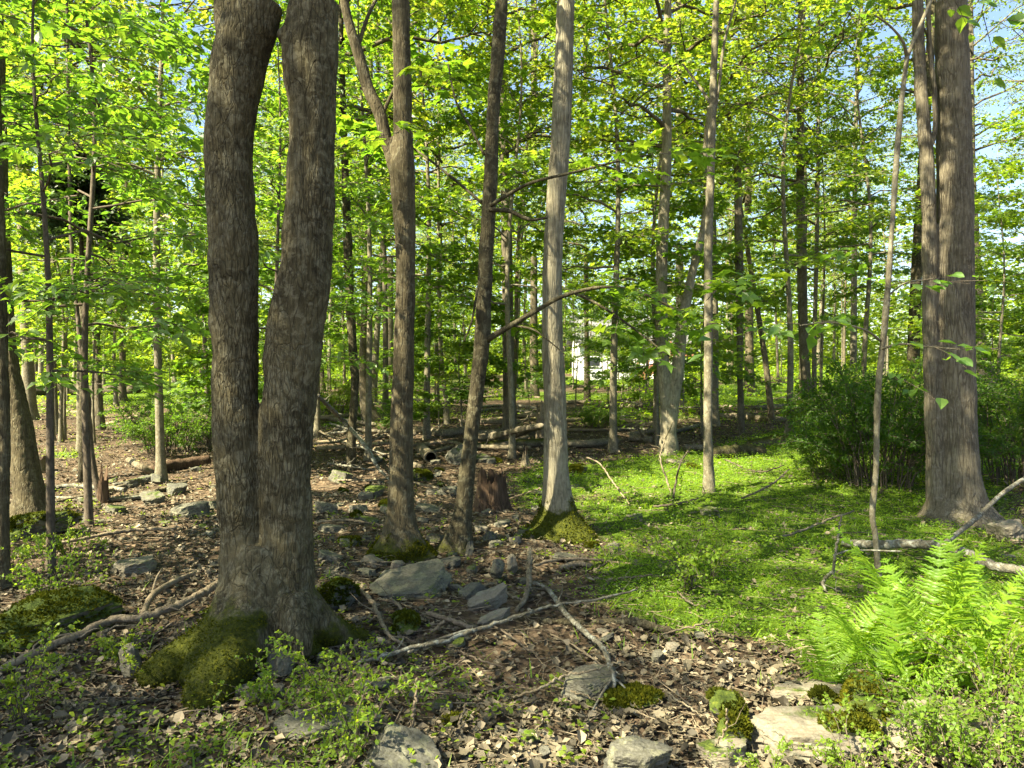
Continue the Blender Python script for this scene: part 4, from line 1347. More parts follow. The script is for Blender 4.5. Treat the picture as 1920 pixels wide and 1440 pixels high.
# ------------------------------------------------------------------ bushes
def gen_bush(seed, R, Hh, n_stem, n_leaf, size, mat, tpl=LEAF2, name="bush"):
    r = np.random.default_rng(seed)
    st_ = MB()
    segs = []
    for k in range(n_stem):
        az = r.uniform(0, 6.28)
        r0_ = R * .35 * r.uniform() ** .5
        a = np.array([math.cos(az), math.sin(az), 0])
        reach = R * r.uniform(.35, 1.0)
        hh = Hh * r.uniform(.4, 1.18) * (1 - .35 * (reach / R) ** 2)
        u = np.linspace(0, 1, 8)
        P = a * r0_ + u[:, None] ** 1.3 * reach * a
        P[:, 2] = hh * (np.sin(u * 1.9) / np.sin(1.57)) * .98
        P[1:] += r.normal(0, .025, (7, 3))
        P[0, 2] = -.05
        st_.add(*tube(P, np.linspace(.008, .002, 8), 4, False))
        segs.append(P[3:])
        for q in range(7):
            i = r.integers(2, 7)
            d2 = unit(a * r.uniform(-.2, 1) + np.array([r.normal(0, .8), r.normal(0, .8), r.normal(.15, .4)]))
            l2 = r.uniform(.15, .42) * R
            uu = np.linspace(0, 1, 5)[:, None]
            P2 = P[i] + uu * l2 * d2 - np.array([0, 0, .18 * l2]) * uu ** 2
            st_.add(*tube(P2, np.linspace(.004, .0015, 5), 3, False))
            segs.append(P2)
    ln = np.array([np.linalg.norm(s[-1] - s[0]) for s in segs])
    pos, dr, nr = [], [], []
    for s, l in zip(segs, ln):
        m = max(2, int(n_leaf * l / ln.sum()))
        q = r.uniform(.1, 1, m) * (len(s) - 1)
        a = np.minimum(q.astype(int), len(s) - 2)
        w = (q - a)[:, None]
        pos.append(s[a] * (1 - w) + s[a + 1] * w + r.normal(0, .018, (m, 3)))
        d = unit(s[-1] - s[0])
        dr.append(d * r.uniform(0, .8, m)[:, None] + r.normal(0, .7, (m, 3)))
        nr.append(np.stack([r.normal(0, .5, m), r.normal(0, .5, m), np.ones(m)], 1))
    pos = np.concatenate(pos)
    pos[:, 2] = np.maximum(pos[:, 2], .02)
    V, T = leaves(tpl, pos, np.concatenate(dr), np.concatenate(nr), size * r.uniform(.6, 1.25, len(pos)))
    return st_.mesh(name + " stems", M['twig']), np_mesh(name + " leaves", V, np.zeros((0, 4), int), T, mat, False)
def place_bush(meshes, name, label, x, y, rz, s, sz=1.0, group=None, cat="bush", z=None):
    root_ = thing(name, label, cat, (x, y, Hs(x, y) if z is None else z), rz, group)
    root_.scale = (s, s, s * sz)
    link("stems", meshes[0], root_)["kind"] = "stuff"
    link("foliage", meshes[1], root_)["kind"] = "stuff"
    return root_
BIG = [gen_bush(501, 1.1, 1.25, 54, 18000, .038, M['bush']), gen_bush(502, 1.0, 1.15, 46, 15000, .038, M['bush'])]
LITE = gen_bush(503, .8, .95, 40, 8000, .045, M['barberry'])  # light leaves; copies behind the dark bush stand in for sun on it
for nm, lab, (px, py), back, m, s, sz in [
    ("dark_bush", "big dark green bush spreading left of the massive ridged trunk", (1645, 942), .9, BIG[0], 1.0, 1.15),
    ("dark_bush", "smaller low end of the dark bush nearest the sunlit trunk", (1548, 915), .6, BIG[1], .5, 1.0),
    ("dark_bush", "dark bush right behind the left flank of the massive ridged trunk", (1700, 915), 1.2, BIG[1], 1.15, 1.12),
    ("dark_bush", "dark bush right of the massive ridged trunk, running off the right border", (1905, 940), 1.1, BIG[0], 1.05, 1.08),
    ("sunlit_bush", "sunlit yellow green bush behind the dark bush at the right border", (1880, 880), 2.6, LITE, 1.5, 1.05),
    ("sunlit_bush", "sunlit pale green bush top showing behind the dark bush's middle", (1660, 880), 3.2, LITE, 1.4, 1.1),
    ("sunlit_bush", "pale leaved shrub added by the thin pale companion stem to brighten the dark bush", (1570, 860), 3.0, LITE, 1.1, 1.0),
    ("round_bush", "round dark green bush sitting alone behind the fallen reddish log at left", (315, 868), .8, BIG[1], .98, .90),
    ("round_bush", "small low bush right of the forked brown trunk in the brush", (800, 795), .5, BIG[1], .62, .7),
    ("round_bush", "small ragged bush among the fallen logs right of the pale trunk", (1125, 810), .5, BIG[1], .62, .75),
    ("pale_shrub", "pale green shrub glowing behind the dark trunk in the brush pile", (630, 790), 1.0, LITE, 1.2, .9),
]:
    g = ground(px, py)
    place_bush(m, nm, lab, g[0] * (g[1] + back) / g[1], g[1] + back, px * .37, s, sz, "bushes under the trees")

# near barberry shrubs of small rounded leaves
OBO = _tpl([(0, 0, 0), (-.20, .35, .03), (-.30, .72, .05), (0, 1.0, -.02), (.30, .72, .05), (.20, .35, .03)], [(0, 5, 1), (1, 5, 4), (1, 4, 2), (2, 4, 3)])
def gen_barberry(seed, R, Hh, n_stem, n_whorl, size):
    r = np.random.default_rng(seed)
    st_ = MB()
    pos, dr, nr = [], [], []
    for k in range(n_stem):
        az = r.uniform(0, 6.28)
        a = np.array([math.cos(az), math.sin(az), 0])
        reach = R * r.uniform(.3, 1.05)
        hh = Hh * r.uniform(.5, 1.05)
        u = np.linspace(0, 1, 12)
        P = a * R * .12 * r.uniform() + u[:, None] ** 1.4 * reach * a + np.array([-a[1], a[0], 0]) * (u ** 2)[:, None] * r.normal(0, .2) * reach
        P[:, 2] = hh * np.sin(u * 2.0) - .02
        P[1:] += r.normal(0, .008, (11, 3))
        st_.add(*tube(P, np.linspace(.0035, .001, 12), 4, False))
        lines = [P]
        for q in range(3):
            i = r.integers(3, 9)
            d2 = unit(a * .6 + np.array([r.normal(0, .7), r.normal(0, .7), r.normal(.4, .4)]))
            uu = np.linspace(0, 1, 7)[:, None]
            l2 = r.uniform(.3, .6) * reach
            P2 = P[i] + uu * l2 * d2 - np.array([0, 0, .25 * l2]) * uu ** 2
            st_.add(*tube(P2, np.linspace(.002, .0008, 7), 3, False))
            lines.append(P2)
        for L in lines:
            ln = np.sum(np.linalg.norm(np.diff(L, axis=0), axis=1))
            m = max(4, int(ln * n_whorl))
            q = np.linspace(.12, 1, m) * (len(L) - 1)
            ai = np.minimum(q.astype(int), len(L) - 2)
            w = (q - ai)[:, None]
            c = L[ai] * (1 - w) + L[ai + 1] * w
            d = unit(L[ai + 1] - L[ai])
            for j in range(4):
                pos.append(c + r.normal(0, .003, (m, 3)))
                ld = d * .5 + r.normal(0, .65, (m, 3)) + np.array([0, 0, .25])
                dr.append(ld)
                nr.append(np.stack([r.normal(0, .4, m), r.normal(0, .4, m), np.ones(m)], 1))
    pos = np.concatenate(pos)
    V, T = leaves(OBO, pos, np.concatenate(dr), np.concatenate(nr), size * r.uniform(.55, 1.25, len(pos)))
    return st_.mesh("barberry stems", M['twig']), np_mesh("barberry leaves", V, np.zeros((0, 4), int), T, M['barberry'], False)
BAR = [gen_barberry(601, .42, .52, 15, 24, .024), gen_barberry(602, .34, .42, 12, 24, .023), gen_barberry(603, .30, .30, 10, 24, .022)]
for k, (px, py, v, s, lab) in enumerate([
    (1860, 1335, 0, .95, "tall bright barberry sprig cluster before the ferns at the right border"),
    (1735, 1430, 0, .72, "barberry shrub spilling over the sunlit outcrop from its right end"),
    (1890, 1450, 0, 1.0, "barberry shrub filling the bottom right corner"),
    (1590, 1500, 1, .72, "barberry shrub at the bottom edge in front of the sunlit outcrop"),
    (1800, 1490, 1, .9, "barberry shrub at the bottom edge left of the corner shrub"),
    (1440, 1500, 2, .7, "low barberry sprig at the bottom edge under the lichened block"),
    (1545, 1290, 2, .6, "low barberry sprig between the ferns and the top of the sunlit outcrop"),
    (610, 1370, 1, .95, "barberry sprig arching over the flat slab near the twin roots"),
    (520, 1335, 2, .85, "small barberry sprig right in front of the moss covered twin roots"),
    (660, 1440, 1, .9, "barberry sprig at the bottom edge over the big slanted stone"),
    (85, 1150, 1, 1.05, "leggy barberry on the moss mound at left"),
    (130, 1060, 2, 1.2, "thin barberry sprig behind the moss mound at left"),
    (20, 1090, 0, .9, "barberry hugging the trunk at the left border"),
    (40, 1360, 1, .9, "low barberry in the bottom left grass"),
    (230, 1265, 2, .8, "tiny barberry sprig beside the long crooked branch at left"),
    (1290, 1110, 2, 1.5, "low bushy seedling clump in the grass before the slim grey pole tree"),
    (1330, 1095, 2, 1.2, "right one of the low seedling clumps in the grass before the pole tree"),
]):
    g = ground(px, min(py, 1439)) if py < 1440 else ground(px, py)
    place_bush(BAR[v], "barberry_shrub", lab, g[0], g[1], k * 1.9, s, 1.0, "small barberry shrubs near the camera", "shrub", g[2])

# ------------------------------------------------------------------ ferns
def gen_frond(seed, L, droop, curl):
    r = np.random.default_rng(seed)
    n = 25
    u = np.linspace(0, 1, 40)
    P = np.stack([0 * u, L * (.55 * u + .25 * u ** 2 * droop), L * (u * .95 - droop * .55 * u ** 2.2)], 1)
    P[:, 0] += .05 * L * np.sin(u * 2 + seed)
    mb = MB()
    mb.add(*tube(P, np.linspace(.0035, .0008, 40), 4, False))
    for k in range(n):
        f = .14 + .85 * k / (n - 1)
        i = min(38, int(f * 39))
        t = unit(P[i + 1] - P[i])
        up_ = unit(np.cross(np.array([1.0, 0, 0]), t))
        w = L * .23 * math.sin(min(1, (f - .06) / .34) * 1.57) * (1 - f) ** .60 * 1.25 + .008
        for sg in (-1, 1):
            dv_ = unit(np.array([sg, 0, 0]) + t * (.32 + r.normal(0, .06)) + up_ * r.normal(.05, .10))
            m = 7
            q = np.linspace(0, 1, m)
            c = P[i] + q[:, None] * w * dv_ - up_ * (q ** 2)[:, None] * w * r.uniform(.1, .3)
            hw = (.0092 * (1 - q) ** .6 + .001) * min(1.0, w / .07) ** .5
            tooth = np.where(np.arange(m) % 2 == 0, 1.25, .62)
            A = c + t * (hw * tooth)[:, None]
            B = c - t * (hw * np.roll(tooth, 1))[:, None]
            V = np.stack([A, c + up_ * .003, B], 1).reshape(-1, 3)
            j = np.arange(m - 1)[:, None] * 3
            mb.add(V, np.concatenate([j + np.array([0, 1, 4, 3]), j + np.array([1, 2, 5, 4])]))
    return mb.mesh("fern frond", M['fern'], False)
FR = [gen_frond(700 + k, L, dp, 0) for k, (L, dp) in enumerate([(.62, .22), (.72, .36), (.52, .55), (.66, .12), (.45, .75)])]
rf = np.random.default_rng(33)
for px, py, n, s, lab in [(1650, 1285, 6, 1.0, "bright fern with arching fronds, leftmost of the tall ferns by the outcrop"), (1745, 1255, 7, 1.12, "tallest bright fern, its upright fronds before the fallen grey limb"),
                          (1850, 1235, 6, 1.1, "tall bright fern right of the tallest one near the right border"), (1905, 1290, 5, .9, "fern at the right border behind the bright barberry"),
                          (1590, 1255, 6, .72, "low fern leaning left over the brown leaves"), (1700, 1320, 5, .8, "low fern in front of the tallest fern"), (1560, 1300, 5, .6, "small low fern at the edge of the brown leaves"), (1800, 1300, 5, .85, "low fern between the two tallest ferns and the outcrop")]:
    g = ground(px, py)
    fo = thing("fern", lab, "fern", (g[0], g[1], g[2] - .01), 0, "ferns by the outcrop")
    for k in range(n):
        fr = bpy.data.objects.new("frond", FR[rf.integers(0, 5)])
        COL.objects.link(fr)
        fr.parent = fo
        fr.rotation_euler = (rf.normal(.12, .14), rf.normal(0, .12), k * 6.283 / n + rf.uniform(-.3, .3))
        ss = s * rf.uniform(.75, 1.18)
        fr.scale = (ss, ss, ss)
EXTRA_REF["the tallest fern"] = (1745, 1255)

# ------------------------------------------------------------------ stones
def ico(sub):
    t = (1 + 5 ** .5) / 2
    V = [(-1, t, 0), (1, t, 0), (-1, -t, 0), (1, -t, 0), (0, -1, t), (0, 1, t), (0, -1, -t), (0, 1, -t), (t, 0, -1), (t, 0, 1), (-t, 0, -1), (-t, 0, 1)]
    Fc = [(0, 11, 5), (0, 5, 1), (0, 1, 7), (0, 7, 10), (0, 10, 11), (1, 5, 9), (5, 11, 4), (11, 10, 2), (10, 7, 6), (7, 1, 8), (3, 9, 4), (3, 4, 2), (3, 2, 6), (3, 6, 8), (3, 8, 9), (4, 9, 5), (2, 4, 11), (6, 2, 10), (8, 6, 7), (9, 8, 1)]
    V = [tuple(v) for v in unit(np.array(V))]
    for _ in range(sub):
        cache, F2 = {}, []
        def mid(a, b_):
            key = (min(a, b_), max(a, b_))
            if key not in cache:
                V.append(tuple(unit(np.array(V[a]) + np.array(V[b_]))))
                cache[key] = len(V) - 1
            return cache[key]
        for a, b_, c in Fc:
            ab, bc, ca = mid(a, b_), mid(b_, c), mid(c, a)
            F2 += [(a, ab, ca), (b_, bc, ab), (c, ca, bc), (ab, bc, ca)]
        Fc = F2
    return np.array(V), np.array(Fc)
ICO = {k: ico(k) for k in (2, 3, 4)}
def rock_mesh(seed, sx, sy, sz, mat, sub=3, planes=12, rough=.07, moss=0.0, slab=False, round_=False):
    r = np.random.default_rng(seed)
    D, T = ICO[sub]
    nn = unit(r.normal(0, 1, (planes, 3)))
    dd = r.uniform(.62, 1.0, planes)
    if slab:
        az = r.uniform(0, 6.28) + np.arange(6) * 1.05 + r.uniform(-.3, .3, 6)
        nn = np.vstack([[(r.normal(0, .06), r.normal(0, .06), 1), (0, 0, -1)], np.stack([np.cos(az), np.sin(az), r.uniform(-.25, .35, 6)], 1)])
        nn = unit(nn)
        dd = np.concatenate([[.55, .6], r.uniform(.65, 1.0, 6)])
    if round_:
        nn = unit(r.normal(0, 1, (26, 3)))
        dd = r.uniform(.86, 1.0, 26)
    c = D @ nn.T
    rad_ = np.min(np.where(c > .05, dd[None, :] / np.maximum(c, .05), 9), axis=1)
    rad_ = np.minimum(rad_, 1.25)
    V = D * rad_[:, None]
    V = V + D * (rough * fbm(V * 3 + seed, 3, seed))[:, None] + D * (rough * .6 * fbm(V * np.array([5, 5, 16]) + seed, 2, seed + 1))[:, None]
    V = V * np.array([sx, sy, sz])
    me = np_mesh("stone", V, np.zeros((0, 4), int), T, mat, False)
    set_attr(me, "moss", np.full(len(V), moss))
    return me
RK = [0]
def stone(px, py, wpx, hpx, mat, label=None, adj="grey", noun="stone", slab=False, round_=False, moss=0.0, rz=None, tilt=(0, 0), deep=1.0, sink=.3, sub=3, name="stone", ref=None, lift=0.0, cat="stone"):
    RK[0] += 1
    g = ground(px, py)
    d = g[1]
    w = wpx * d / F_PX
    h = hpx * d / F_PX
    r = np.random.default_rng(900 + RK[0])
    me = rock_mesh(900 + RK[0], w / 2, w / 2 * deep, h / (2 * (1 - sink * .5)), mat, sub, moss=moss, slab=slab, round_=round_)
    yb = g[1] + w / 2 * deep * .6
    xb = g[0] * yb / g[1]
    o = link(name, me, None, (xb, yb, Hs(xb, yb) + h / 2 * (1 - sink) + lift))
    if moss >= .7 and w > .12:
        Vr = np.zeros(len(me.vertices) * 3, np.float32); me.vertices.foreach_get("co", Vr); Vr = Vr.reshape(-1, 3).astype(float)
        Nr = np.zeros(len(me.vertices) * 3, np.float32); me.vertices.foreach_get("normal", Nr); Nr = Nr.reshape(-1, 3).astype(float)
        okv = np.where((Nr[:, 2] > .15) & (Vr[:, 2] > -.2 * h))[0]
        tri = np.zeros(len(me.polygons) * 3, np.int32); me.loops.foreach_get("vertex_index", tri); tri = tri.reshape(-1, 3)
        tri = tri[np.isin(tri[:, 0], okv)]
        cnt = int(min(4500, 16000 * w * w + 500))
        ti = tri[r.integers(0, len(tri), cnt)]
        wa = r.dirichlet((1, 1, 1), cnt)
        pp = (Vr[ti] * wa[:, :, None]).sum(1)
        gate = fbm(pp * 9 + RK[0], 3, 5) > -.35
        pp = pp[gate]; nrm_ = Nr[ti[gate, 0]]
        mv_, mt_ = leaves(LEAF2, pp, nrm_ + r.normal(0, .55, (len(pp), 3)), r.normal(0, 1, (len(pp), 3)), r.uniform(.009, .02, len(pp)) * (1 + .05 * d))
        mo_ = link("moss", np_mesh("boulder moss", mv_, np.zeros((0, 4), int), mt_, M['moss'], False), o)
        mo_["kind"] = "stuff"
    o.rotation_euler = (tilt[0], tilt[1], r.uniform(0, 6.28) if rz is None else rz)
    tag(o, label or "", cat, "stones lying on the forest floor")
    if label is None:
        later(o, adj, noun, xb, yb, Hs(xb, yb))
    if ref:
        EXTRA_REF[ref] = (px, py)
    return o
R_, RP, RD = M['rock'], M['rock_pale'], M['rock_dark']
stone(780, 1122, 158, 38, R_, "large tilted grey slab with a shadowed undercut, right of the twin-stemmed tree", slab=True, rz=.3, moss=.25, tilt=(.20, -.16), deep=.75, sub=4, name="stone_slab", ref="the large tilted slab", lift=.02)
stone(880, 1128, 62, 36, R_, "upper blade of the layered slabs right of the large tilted slab", slab=True, rz=.5, tilt=(.35, -.35), deep=.5, name="stone_slab")
stone(908, 1148, 92, 44, RP, "long pale middle blade of the layered slabs right of the large tilted slab", slab=True, rz=.45, tilt=(.3, -.35), deep=.4, name="stone_slab", ref="the layered slabs", sub=4)
stone(925, 1176, 78, 34, RP, "lowest pale blade of the layered slabs beside the long lichened branch", slab=True, rz=.5, tilt=(.3, -.3), deep=.4, name="stone_slab")
stone(933, 1092, 26, 44, R_, "left one of two upright pointed stones behind the layered slabs", tilt=(.2, .3), sink=.1)
stone(961, 1078, 22, 36, RP, "right blunt one of two upright stones behind the layered slabs", sink=.1)
stone(1108, 1305, 120, 46, R_, "flat greenish stone with moss on its back in the leaves at centre", slab=True, moss=.45, deep=.9, sub=4, ref="the flat mossy-backed stone", name="stone_slab")
stone(765, 1475, 205, 84, RD, "big slanted stone cut by the bottom edge left of centre", tilt=(.25, .30), deep=.62, sub=4, ref="the big slanted stone at the bottom", rz=-.5, slab=True, sink=.45)
stone(628, 1392, 205, 44, RD, "low flat dark slab behind the big slanted stone at the bottom", slab=True, rz=.1, deep=.5, sub=4, name="stone_slab")
stone(1195, 1470, 125, 82, RD, "dark lichen spotted block cut by the bottom edge right of centre", slab=True, rz=.2, deep=.7, sub=4, ref="the lichen-spotted block", sink=.1)
stone(525, 1275, 58, 62, R_, "round grey boulder leaning against the foot of the twin-stemmed tree", round_=True, sub=3, ref="the round boulder", deep=.8)
stone(247, 1275, 48, 60, R_, "upright grey stone wedged at the tip of the left moss covered root", slab=False, deep=.6, sink=.2)
stone(488, 1322, 100, 34, RD, "flat slate at the foot of the moss covered root front", slab=True, rz=.1, deep=.6, name="stone_slab")
stone(250, 1078, 95, 34, RP, "pale flat topped stone with a mossy side left of the twin tree", moss=.35, slab=True, deep=.7, ref="the pale stone left of the twin tree")
stone(110, 1200, 235, 84, R_, "broad mound of stone wholly clothed in moss at left", round_=True, moss=1.0, deep=.7, sub=4, ref="the moss mound", sink=.5, name="mossy_boulder")
stone(72, 1010, 130, 52, RD, "low moss topped boulder at the foot of the tilted trunk", moss=.7, deep=.7, sub=4, name="mossy_boulder")
stone(632, 1140, 80, 46, RD, "moss topped boulder touching the right side of the twin tree", moss=.9, deep=.8, name="mossy_boulder")
stone(760, 1188, 60, 30, RD, "small moss capped stone below the large tilted slab", moss=.8, name="mossy_boulder")
# sunlit outcrop
for px, py, w, h, mt, ms, lab in [(1530, 1425, 290, 80, RP, .38, "broad pale sunlit outcrop at the bottom right with moss cushions"), (1740, 1405, 280, 80, RP, .4, "right half of the pale outcrop under the barberry shrubs"), (1360, 1440, 110, 58, RP, .5, "left end of the pale outcrop with a thick moss cushion on it"), (1520, 1325, 170, 40, RP, .4, "rear pale ledge of the outcrop below the ferns")]:
    stone(px, py, w, h, mt, lab, slab=True, moss=ms, deep=.55, sub=4, name="outcrop", sink=.5, ref="the sunlit outcrop" if "broad" in lab else None, rz=.15)
for px, py, w, h, lab in [(1362, 1372, 88, 44, "plump moss cushion on the left end of the pale outcrop"), (1625, 1372, 135, 60, "wide moss cushion in the middle of the pale outcrop"), (1590, 1420, 110, 46, "moss cushion at the front of the pale outcrop"), (1375, 1415, 70, 44, "lower moss cushion below the plump one on the outcrop's left end"), (1545, 1345, 60, 24, "small dark moss cushion on the rear ledge of the outcrop")]:
    stone(px, py, w, h, R_, lab, round_=True, moss=1.3, deep=.7, name="moss_cushion", sink=.2, lift=.05, cat="moss")
stone(1180, 1330, 120, 24, R_, "low moss patch on the flat stone under the thin fallen twig at centre", round_=True, moss=1.3, deep=.7, name="moss_cushion", sink=.3, cat="moss")
stone(1890, 1020, 62, 50, RP, "pale block beside the fallen grey limb at the right border", ref="the pale block at the right border")
stone(860, 872, 46, 34, RD, "dark mossy boulder left of the leaning trunk behind the slabs", moss=.35, round_=True)
for px, py, w, h, kind in [
    (360, 968, 100, 44, 0), (285, 945, 70, 34, 0), (240, 915, 50, 28, 0), (330, 925, 60, 32, 1), (395, 955, 44, 30, 1), (215, 965, 60, 30, 0), (150, 985, 60, 28, 1), (270, 905, 44, 22, 1), (640, 905, 58, 40, 0), (612, 960, 56, 34, 0), (690, 985, 44, 26, 1),
    (655, 1030, 70, 40, 1), (615, 1055, 60, 34, 0), (700, 1062, 58, 26, 2), (745, 1068, 34, 30, 2), (690, 1080, 56, 22, 0), (630, 1085, 70, 24, 2), (820, 1020, 44, 34, 0), (845, 1062, 46, 24, 0), (870, 980, 40, 26, 0), (900, 1000, 44, 24, 2),
    (930, 1030, 40, 30, 0), (965, 1022, 34, 30, 2), (985, 1005, 34, 28, 0), (940, 990, 50, 18, 0), (880, 1040, 16, 36, 0), (1110, 1030, 40, 20, 1), (1150, 1030, 36, 18, 0), (1060, 1050, 60, 16, 0), (790, 900, 60, 30, 1), (830, 930, 70, 26, 1),
    (760, 930, 50, 24, 0), (700, 930, 60, 30, 0), (670, 960, 50, 24, 1), (620, 1000, 60, 26, 0), (730, 960, 46, 22, 0), (800, 960, 60, 22, 0), (905, 868, 50, 20, 1), (1080, 890, 56, 30, 1), (1050, 870, 44, 20, 0), (1190, 975, 44, 16, 1), (1330, 965, 60, 14, 0),
    (685, 1300, 40, 34, 2), (720, 1285, 44, 22, 0), (1025, 1385, 40, 18, 2), (1020, 1425, 40, 34, 1), (1060, 1420, 40, 30, 0), (830, 1330, 44, 24, 0), (940, 1375, 40, 20, 0), (1235, 1240, 34, 30, 0), (1260, 1220, 30, 24, 2), (1130, 1190, 30, 14, 2), (865, 1285, 30, 14, 1),
    (640, 1200, 56, 26, 0), (690, 1235, 44, 20, 0), (1000, 1345, 30, 24, 1), (1780, 1105, 44, 22, 1), (1890, 1050, 34, 16, 0), (1270, 870, 60, 12, 2), (1300, 880, 40, 14, 1), (580, 1300, 60, 20, 1), (560, 1345, 50, 22, 0), (860, 1210, 40, 14, 0), (1360, 1290, 34, 18, 0)]:
    w, h = w * .85, h * .72
    stone(px, py, w, h, [R_, RD, RP][kind], None, ["grey", "dark", "pale"][kind] + (" flat" if w > 2.2 * h else " chunky"), slab=(w > 1.25 * h), moss=[.45, .6, .2][kind] * (.3 + .5 * (RK[0] % 3)), deep=.75, sub=3, sink=.4, tilt=(.12 * math.sin(RK[0] * 3.1), .2 * math.sin(RK[0] * 1.7)))
rr_ = np.random.default_rng(44)
for k in range(95):
    if k < 60:
        px, py = rr_.uniform(585, 1080), rr_.uniform(855, 1120)
    elif k < 82:
        px, py = rr_.uniform(90, 410), rr_.uniform(880, 1010)
    else:
        px, py = rr_.uniform(560, 1350), rr_.uniform(1180, 1420)
    w = rr_.uniform(14, 38) * (.5 + (py - 700) / 700)
    kind = rr_.choice([0, 0, 0, 1, 1, 1, 1, 0, 2])
    stone(px, py, w, w * rr_.uniform(.28, .6), [R_, RD, RP][kind], None, "small " + ["grey", "dark", "pale"][kind], slab=rr_.uniform() < .85, moss=float(rr_.choice([0, .3, .5, .8])), deep=.8, sub=2, sink=.45, tilt=(rr_.normal(0, .2), rr_.normal(0, .25)))

# ------------------------------------------------------------------ stumps and snags
def stump(px, py, wpx, hpx, mat, label, name="stump", flare=.45, jag=.25, seed=0, ref=None, nside=48, lean=0.0):
    r = np.random.default_rng(1200 + seed)
    g = ground(px, py)
    d = g[1] + wpx * g[1] / F_PX * .3
    rb = wpx * d / F_PX / 2
    hh = hpx * d / F_PX
    x0 = g[0] * d / g[1]
    root_ = thing(name, label, "stump", (x0, d, Hs(x0, d)))
    th = np.arange(nside) * 2 * math.pi / nside
    lev = 22
    u = np.linspace(0, 1, lev)
    top = 1 + jag * np.array([vnoise(np.array([[math.cos(t) * 1.6 + seed, math.sin(t) * 1.6, 0]]), seed)[0] for t in th]) + jag * .5 * r.normal(0, .4, nside) - jag * .4
    zz_ = -.08 + (hh * top[None, :] + .08) * u[:, None]
    rad_ = rb * (1 - flare * np.sin(np.minimum(1, u * 1.15) * 1.57))[:, None] * (1 + .09 * np.sin(th * 5 + seed) + .05 * np.sin(th * 11 + seed))[None, :]
    rad_ = rad_ * (1 + .03 * r.normal(0, 1, (1, nside)))
    X = rad_ * np.cos(th) + lean * zz_
    Y = rad_ * np.sin(th)
    outer = np.stack([X, Y, zz_], -1).reshape(-1, 3)
    i = np.arange(lev - 1)[:, None] * nside
    j = np.arange(nside)[None, :]
    jn = (j + 1) % nside
    Q = np.stack([i + j, i + jn, i + nside + jn, i + nside + j], -1).reshape(-1, 4)
    link("shell", MB().add(outer, Q).mesh("stump shell", mat), root_)
    inner_t = np.stack([X[-1] * .86 + lean * 0, Y[-1] * .86, zz_[-1] - .006], -1)
    inner_b = np.stack([X[-1] * .6, Y[-1] * .6, zz_[-1] * .35 + hh * .25], -1)
    cen = np.array([[X[-1].mean(), Y[-1].mean(), hh * .5]])
    Vh = np.vstack([outer[-nside:], inner_t, inner_b, cen])
    Qh = np.concatenate([np.stack([k * nside + j[0], k * nside + jn[0], (k + 1) * nside + jn[0], (k + 1) * nside + j[0]], 1) for k in (0, 1)])
    Th = np.stack([2 * nside + j[0], 2 * nside + jn[0], np.full(nside, 3 * nside)], 1)
    link("heartwood", MB().add(Vh, Qh, Th).mesh("stump heart", M['cavity'] if name == "stump" else mat), root_)
    if ref:
        EXTRA_REF[ref] = (px, py)
    return root_
stump(921, 962, 84, 80, M['stumpwood'], "broken red brown stump with a ragged hollow top beside the leaning trunk", seed=1, ref="the broken stump", flare=.42, jag=.3)
stump(985, 876, 30, 40, M['deadwood'], "small pointed grey stump left of the pale trunk", seed=2, flare=.75, jag=.4, ref="the small pointed stump", nside=24)
stump(193, 942, 24, 58, M['stumpwood'], "broken brown stake of a stump with a split tip beside the thin bowed stem", "snag", seed=3, flare=.25, jag=.55, nside=20, ref="the broken stake")
stump(1015, 828, 20, 78, M['stickpale'], "pale broken snag half hidden behind the left side of the pale trunk", "snag", seed=4, flare=.2, jag=.5, nside=20)
stump(72, 890, 34, 36, M['deadwood'], "small dark stump just right of the tilted trunk", seed=5, flare=.3, nside=20)
stump(1665, 735, 26, 30, M['deadwood'], "rotten stump in the brush behind the dark bush", seed=7, flare=.3, nside=20)

